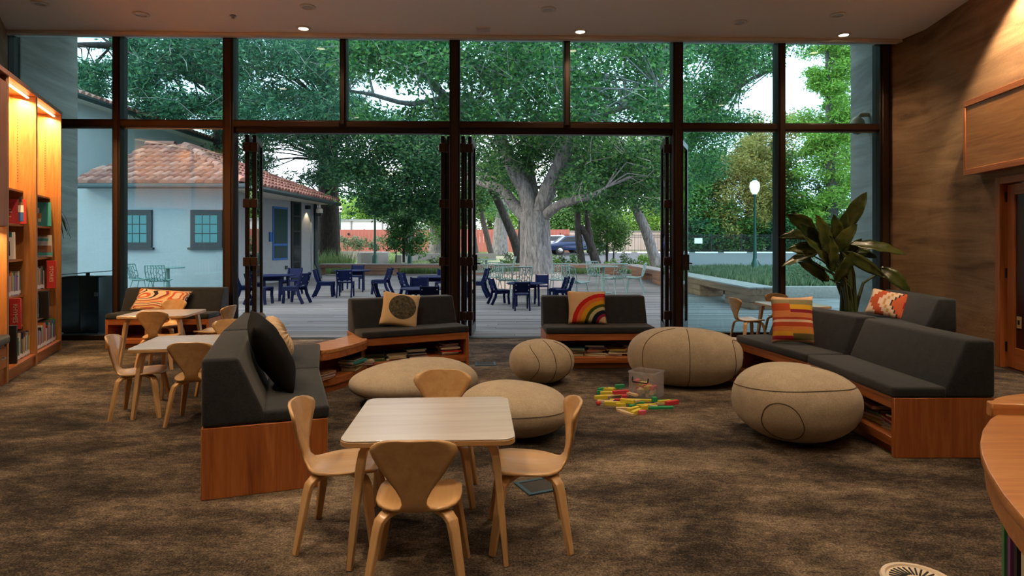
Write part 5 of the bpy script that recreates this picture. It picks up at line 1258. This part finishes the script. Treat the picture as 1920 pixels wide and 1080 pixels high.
tree('oak_tree', 'large spreading oak with thick grey trunk rising from the planter ring',
    [([(1006, 548, D0), (1006, 510, D0), (1004, 460, D0), (1003, 420, D0), (1001, 395, D0)], [.70, .55, .49, .48, .40]),
     ([(1000, 412, D0), (986, 360, D0), (966, 325, D0), (950, 285, D0 + .3), (936, 250, D0 + .5), (945, 215, D0 + .6), (928, 170, D0 + .5), (900, 130, D0), (862, 92, D0 - 1)], [.40, .34, .30, .28, .27, .26, .20, .15, .08]),
     ([(945, 218, D0 + .6), (962, 180, D0 + .3), (978, 140, D0), (985, 100, D0 - .4), (972, 50, D0 - 1), (960, -20, D0 - 1)], [.24, .21, .2, .17, .14, .1]),
     ([(1002, 405, D0), (996, 350, D0 + .4), (989, 300, D0 + .8), (996, 262, D0 + 1), (1004, 222, D0 + 1.4)], [.36, .28, .24, .2, .14]),
     ([(1008, 408, D0), (1030, 350, D0 - .3), (1050, 308, D0 - .5), (1066, 258, D0 - .6), (1082, 200, D0 - .4), (1074, 140, D0), (1090, 70, D0)], [.40, .34, .31, .27, .2, .16, .1]),
     ([(1014, 412, D0), (1042, 388, D0 - .6), (1072, 376, D0 - 1.2), (1112, 366, D0 - 1.6), (1135, 352, D0 - 1.8)], [.26, .21, .18, .13, .05]),
     ([(994, 415, D0), (965, 385, D0 + .6), (940, 355, D0 + 1), (905, 345, D0 + 1.5), (868, 330, D0 + 2)], [.34, .27, .22, .16, .08]),
     ([(1066, 258, D0 - .6), (1120, 218, D0 - 1.2), (1172, 200, D0 - 2), (1236, 168, D0 - 3)], [.18, .15, .12, .06]),
     ([(936, 250, D0 + .5), (885, 205, D0 - .5), (835, 182, D0 - 1.5), (790, 132, D0 - 2.5), (760, 85, D0 - 3)], [.2, .16, .15, .13, .08]),
     ([(835, 182, D0 - 1.5), (770, 195, D0 - 2), (700, 178, D0 - 2.5), (655, 170, D0 - 3)], [.12, .10, .08, .04])],
    [(640, 860, 55, 135, 14, 20, 42, .5, .9, 300), (860, 1270, 55, 235, 15, 24, 120, .55, 1.0, 330), (870, 1255, 235, 345, 19, 26, 62, .6, 1.0, 330), (650, 860, 195, 235, 15, 21, 12, .4, .7, 220), (560, 1400, -220, 50, 15, 26, 60, .9, 1.4, 300), (1085, 1250, 300, 385, 17.5, 23, 26, .5, .85, 280)],
    'leaf_oak', 'bark_oak', .13, .07, 11, HOLES, twigs=3)
tree('evergreen_oak', 'dense dark evergreen tree between the redwood and the folded middle doors', [([(846, 470, 30), (842, 430, 30), (835, 370, 30), (820, 300, 29), (800, 240, 28)], [.4, .36, .3, .22, .12])],
    [(645, 862, 225, 395, 25, 31, 85, .8, 1.25, 360), (690, 840, 370, 420, 26, 31, 14, .5, .8, 240)], 'leaf_dark', 'bark_brown', .17, .085, 12, [(690, 300, 10, 14), (660, 390, 30, 25), (735, 345, 8, 8)])
tree('redwood_tree', 'tall conifer with a massive dark straight trunk beside the white house', [([(617, 512, 33), (617, 460, 33), (616, 380, 33), (616, 300, 33), (614, 200, 33), (614, 40, 33)], [.68, .58, .54, .50, .45, .36])],
    [(472, 660, 235, 350, 26, 33, 48, .7, 1.2, 260), (440, 660, 60, 235, 22, 33, 85, .8, 1.3, 330), (470, 640, -200, 60, 24, 33, 24, 1.2, 1.8, 260)], 'leaf_cedar', 'bark_dark', .24, .06, 13, HOLES, droop=.5, flat=.45, twigs=2)
tree('cedar_tree', 'broad cedar spreading over the tile roof of the white house', [([(424, 420, 30), (420, 300, 30), (415, 200, 29.5), (400, 90, 29), (390, -60, 29)], [.5, .45, .4, .3, .2]), ([(415, 170, 29.5), (340, 130, 27), (270, 98, 25), (210, 86, 24), (140, 84, 23)], [.25, .2, .18, .14, .08]), ([(414, 210, 29.5), (350, 205, 28), (280, 190, 27)], [.2, .14, .06])],
    [(225, 445, 65, 215, 22, 29, 80, .7, 1.15, 300), (130, 230, 120, 175, 23, 26, 16, .5, .8, 220), (130, 440, -150, 70, 23, 29, 22, 1.0, 1.5, 260), (380, 440, 215, 300, 27, 31, 10, .7, 1, 240)], 'leaf_cedar', 'bark_dark', .22, .06, 14, HOLES, droop=.3, flat=.5, twigs=2)
tree('leaning_oak', 'leaning oak with a bare slanting grey trunk behind the deck bench', [([(1236, 525, 27.5 + 1.5), (1226, 480, 29), (1210, 430, 29), (1192, 390, 29), (1178, 350, 28.5), (1165, 290, 28)], [.28, .25, .23, .21, .18, .12])],
    [(1085, 1270, 240, 385, 26, 31, 62, .7, 1.1, 320)], 'leaf_oak', 'bark_oak', .16, .08, 15, [(1150, 392, 12, 10)])
tree('canopy_oak', 'oak whose canopy hangs over the parking lot beyond the tall windows', [([(1268, 470, 38), (1268, 400, 37), (1268, 320, 36), (1320, 230, 34), (1345, 150, 32), (1350, 70, 30)], [.35, .3, .28, .25, .2, .12]), ([(1320, 230, 34), (1390, 160, 31), (1450, 130, 29)], [.16, .1, .05])],
    [(1275, 1400, 60, 240, 26, 33, 62, .7, 1.1, 320), (1390, 1500, 60, 125, 26, 31, 20, .5, .9, 260), (1275, 1360, 240, 330, 30, 35, 22, .7, 1.0, 280), (1270, 1520, -150, 60, 26, 31, 22, 1, 1.5, 260)], 'leaf_oak', 'bark_brown', .16, .08, 16, HOLES, twigs=2)
for nm, lb, tr, bx_, sd in (('slanting_oak', 'slender tree slanting behind the oak on the house side', [([(978, 500, 31), (966, 455, 31), (950, 415, 31), (930, 370, 31), (905, 330, 31)], [.25, .22, .2, .18, .1])], (880, 960, 300, 385, 29, 33, 16, .6, 1.0, 260), 21),
        ('slim_tree', 'slim curving tree near the red fence end', [([(922, 480, 42), (912, 440, 42), (903, 400, 42), (900, 350, 42)], [.2, .18, .16, .1])], (872, 925, 320, 392, 40, 44, 12, .7, 1.1, 240), 22),
        ('twin_oak', 'forked tree leaning towards the oak by the deck bench', [([(1092, 500, 31), (1085, 450, 31), (1083, 410, 31), (1080, 370, 31)], [.19, .17, .15, .1]), ([(1120, 500, 31), (1104, 450, 31), (1088, 424, 31)], [.24, .19, .14]), ([(1108, 452, 31), (1101, 410, 31), (1098, 370, 31)], [.14, .12, .08])], (1050, 1130, 340, 395, 29, 33, 14, .6, .9, 260), 23),
        ('stout_tree', 'stout pale trunked tree in front of the red fence', [([(938, 478, 48), (938, 440, 48), (942, 400, 48), (946, 350, 48)], [.62, .52, .5, .4])], (890, 980, 340, 400, 46, 50, 10, .9, 1.3, 240), 24),
        ('bent_tree', 'thin bent tree beside the folded door leaf', [([(890, 475, 40), (884, 430, 40), (878, 400, 40), (874, 360, 40)], [.26, .22, .2, .14])], (862, 900, 330, 390, 38, 42, 8, .7, 1.0, 240), 25)):
    tree(nm, lb, tr, [bx_], 'leaf_mid' if sd % 2 else 'leaf_oak', 'bark_oak' if sd == 24 else 'bark_brown', .18, .09, sd)
tree('young_tree', 'young leafy tree with thin trunk in front of the red fence', [([(757, 492, 32), (757, 450, 32), (758, 400, 32)], [.07, .06, .04]), ([(742, 492, 32), (744, 455, 32)], [.03, .02])], [(728, 792, 398, 472, 31, 33, 34, .30, .55, 170)], 'leaf_oak', 'bark_brown', .15, .075, 31)
tree('young_tree', 'young bushy tree standing by the parking lot behind the pedestal table', [([(1138, 492, 33), (1138, 440, 33), (1140, 410, 33)], [.07, .06, .04]), ([(1150, 492, 33), (1152, 450, 33)], [.05, .03])], [(1112, 1176, 398, 468, 32, 34, 36, .35, .6, 170)], 'leaf_mid', 'bark_brown', .15, .075, 32)
tree('ivy_tree', 'ivy covered tree stump near the end of the red fence', [([(818, 484, 44), (818, 450, 44), (818, 410, 44), (816, 370, 44)], [.55, .5, .45, .35])], [(796, 846, 385, 450, 42, 45, 22, .5, .8, 200)], 'leaf_mid', 'bark_oak', .2, .1, 33)
tree('golden_cypress', 'golden olive coloured conifer beyond the iron fence', [([(1405, 470, 57), (1405, 400, 57), (1405, 300, 57)], [.4, .35, .2])], [(1352, 1452, 300, 440, 54, 60, 70, .9, 1.5, 300), (1375, 1440, 250, 310, 55, 59, 26, .8, 1.3, 280)], 'leaf_gold', 'bark_brown', .34, .10, 41, droop=-.4)
tree('bright_pine', 'tall yellow green pine lit by the low sun beyond the parking lot', [([(1562, 460, 56), (1560, 380, 56), (1556, 250, 56), (1552, 130, 56), (1550, 60, 56)], [.5, .45, .35, .2, .1])], [(1515, 1600, 85, 200, 54, 58, 44, .8, 1.5, 300), (1495, 1610, 190, 300, 54, 59, 52, .9, 1.6, 300), (1500, 1610, 300, 420, 54, 60, 40, 1.0, 1.6, 280), (1520, 1600, -60, 85, 54, 58, 16, .8, 1.3, 260)], 'leaf_bright', 'bark_brown', .36, .11, 42, [(1508, 250, 12, 20), (1590, 180, 10, 14)], flat=.5)
for k, (lb, x0, x1, y0, y1, d0, n, lf) in enumerate((('green tree beyond the iron fence beside the golden conifer', 1275, 1365, 285, 445, 57, 60, 'leaf_mid'), ('dark green tree behind the street lamp beyond the iron fence', 1430, 1490, 290, 450, 59, 40, 'leaf_mid'), ('leafy green tree under the bright pine', 1470, 1600, 330, 450, 52 + 9, 52, 'leaf_mid'),
        ('bright green tree above the far white building', 640, 800, 372, 425, 72, 46, 'leaf_bright'), ('green tree behind the end of the red fence', 850, 985, 360, 440, 66, 46, 'leaf_bright'), ('green tree behind the pale boundary wall', 1020, 1130, 375, 440, 64, 40, 'leaf_mid'), ('wide green tree behind the pale boundary wall and leaning trunk', 1130, 1285, 385, 445, 63, 46, 'leaf_bright'),
        ('tall dark tree far behind the red fence', 655, 760, 330, 400, 80, 26, 'leaf_dark'), ('tall green tree far behind the boundary wall', 1040, 1270, 250, 390, 70, 60, 'leaf_mid'), ('autumn tinted thin tree behind the parking lot', 1400, 1500, 215, 320, 62, 22, 'leaf_gold'), ('yellow leaved tree glimpsed between the dark canopies', 700, 830, 240, 370, 38, 10, 'leaf_yellow'), ('yellow leaved tree glimpsed behind the oak trunk', 900, 1060, 240, 360, 34, 10, 'leaf_yellow'), ('far green tree glimpsed past the white house corner', 470, 640, 365, 440, 62, 30, 'leaf_bright'))):
    xm = (x0 + x1) / 2; small = lf == 'leaf_yellow'
    tree('background_tree', lb, [([(xm, 478, d0), (xm + 3, (y1 + 450) / 2, d0), (xm - 2, (y0 + y1) / 2, d0)], [.35, .3, .15])], [(x0, x1, y0, y1, d0 - 2, d0 + 3, n, (.3 if small else 1.0), (.6 if small else 1.8), (60 if small else 260))], lf, 'bark_brown', .34 if not small else .16, .15 if not small else .08, 50 + k, group='trees beyond the garden')
for k, px in enumerate((1300, 1345, 1390, 1440, 1490, 1545, 1595, 1640)):
    tree('hedge_tree', 'dark leafy hedge tree close behind the iron fence', [([(px, 475, 55), (px, 450, 55), (px, 430, 55)], [.12, .1, .06])], [(px - 30, px + 30, 415, 470, 54.2, 56.5, 26, .6, 1.1, 220)], ('leaf_dark', 'leaf_oak', 'leaf_mid')[k % 3], 'bark_brown', .3, .13, 140 + k, group='hedge behind the iron fence')
# shrubs and grasses
def shrub(label, px, d, r, n, leaf, seed, zoff=0.0, h=.9, L=.12, Wd=.06):
    x = (px - 960) * d / FPX; o = thing('garden_shrub', label, 'shrub', (x, d, tz(d) + zoff), 0, 'garden shrubs'); rnd = random.Random(seed)
    cl = [((rnd.uniform(-r, r) * .6, rnd.uniform(-r, r) * .6, rnd.uniform(.25, 1) * h * .8), r * .5, n // 8) for _ in range(8)]
    stuff(link('foliage', leaves_mesh('foliage', cl, L, Wd, seed), leaf, o)); part(MB().tube([(0, 0, -.05), (.03, 0, h * .5)], [.03, .015], 5), 'stem', 'bark_brown', o)
for i, (px, lb) in enumerate(((651, 'rounded shrub against the red fence under its lamp'), (673, 'second rounded shrub against the red fence'), (706, 'shrub at the red fence behind the street lamp pole'))): shrub(lb, px, 52, .75, 700, 'leaf_sage', 80 + i, h=1.5, L=.2, Wd=.08)
for i, px in enumerate((1020, 1035, 1052, 1072, 1140, 1165, 1180, 1205, 1215, 880, 900, 950, 955, 835, 815)): shrub('low leafy shrub in the border behind the far deck bench', px, 29.6 + (i % 3) * .6, .45, 420, ('leaf_mid', 'leaf_bright', 'leaf_sage')[i % 3], 90 + i, h=.75 + .2 * (i % 2))
def grass(name, label, x0, x1, y0, y1, n, h, leaf, seed, z=None):
    rng = np.random.default_rng(seed); P = np.stack([rng.uniform(x0, x1, n), rng.uniform(y0, y1, n), np.full(n, 0.0)], 1); P[:, 2] = [tz(y) if z is None else z for y in P[:, 1]]
    a = np.stack([rng.normal(0, .28, n), rng.normal(0, .28, n), np.ones(n)], 1); a /= np.linalg.norm(a, axis=1, keepdims=True); b = np.cross(a, rng.normal(size=(n, 3))); b /= np.linalg.norm(b, axis=1, keepdims=True)
    clump = .55 + .45 * np.sin(P[:, :1] * 2.1 + seed) * np.sin(P[:, 1:2] * 1.7); l = h * rng.uniform(.5, 1.1, (n, 1)) * (.6 + .6 * clump); w = .012 + .012 * rng.random((n, 1))
    V = np.stack([P - b * w, P + b * w, P + a * l * .6 + b * w * .8, P + a * l], 1).reshape(-1, 3).astype(np.float32)
    me = bpy.data.meshes.new(name); me.vertices.add(4 * n); me.vertices.foreach_set('co', V.ravel()); me.loops.add(4 * n); me.loops.foreach_set('vertex_index', np.arange(4 * n, dtype=np.int32)); me.polygons.add(n); me.polygons.foreach_set('loop_start', np.arange(0, 4 * n, 4, dtype=np.int32)); me.update(calc_edges=True)
    o = stuff(link(name, me, leaf)); o['label'] = label; o['category'] = 'grass'
grass('ornamental_grass', 'green ornamental grass behind the far deck bench', -9.5, 5.5, 28.5, 31.0, 16000, .42, 'leaf_grass', 1)
grass('planted_grass', 'silvery green lavender and grass in the planted bed', 6.3, 13.3, 16.8, 28.2, 24000, .30, 'leaf_sage', 2, .2)
grass('lawn_grass', 'short lawn grass in the garden before the red fence', -16, -2, 31, 52, 26000, .16, 'leaf_grass', 3)
grass('iris_leaves', 'tall strap leaves growing around the dark redwood trunk', -10.4, -8.0, 30.6, 32.2, 900, 1.1, 'leaf_grass', 4)
shrub('taller silvery bush in the planted bed beside the potted plant', 1525, 17.6, .75, 1600, 'leaf_sage', 120, zoff=.26, h=.75, L=.10, Wd=.025)
# security camera on the outside stub wall
p = atd(1612, 222, 10.35); o = thing('security_camera', 'beige dome security camera on a bracket on the outside earth wall', 'camera', (p.x, p.y, p.z))
part(MB().tube([(.26, 0, .05), (.2, 0, .06), (.0, -.02, .05), (-.04, -.02, 0)], .035, 8), 'bracket', 'almond_plastic', o); part(MB().lathe([(.10, -.18), (.12, -.14), (.10, -.04), (.04, .02), (.001, .03)], 16, (-.05, -.02, 0)), 'housing', 'almond_plastic', o); part(MB().lathe([(.001, -.27), (.06, -.25), (.09, -.2), (.095, -.17)], 16, (-.05, -.02, 0)), 'dome', 'dark_glass', o); part(MB().bx(.24, .29, -.08, .08, -.06, .16), 'mounting_plate', 'almond_plastic', o)
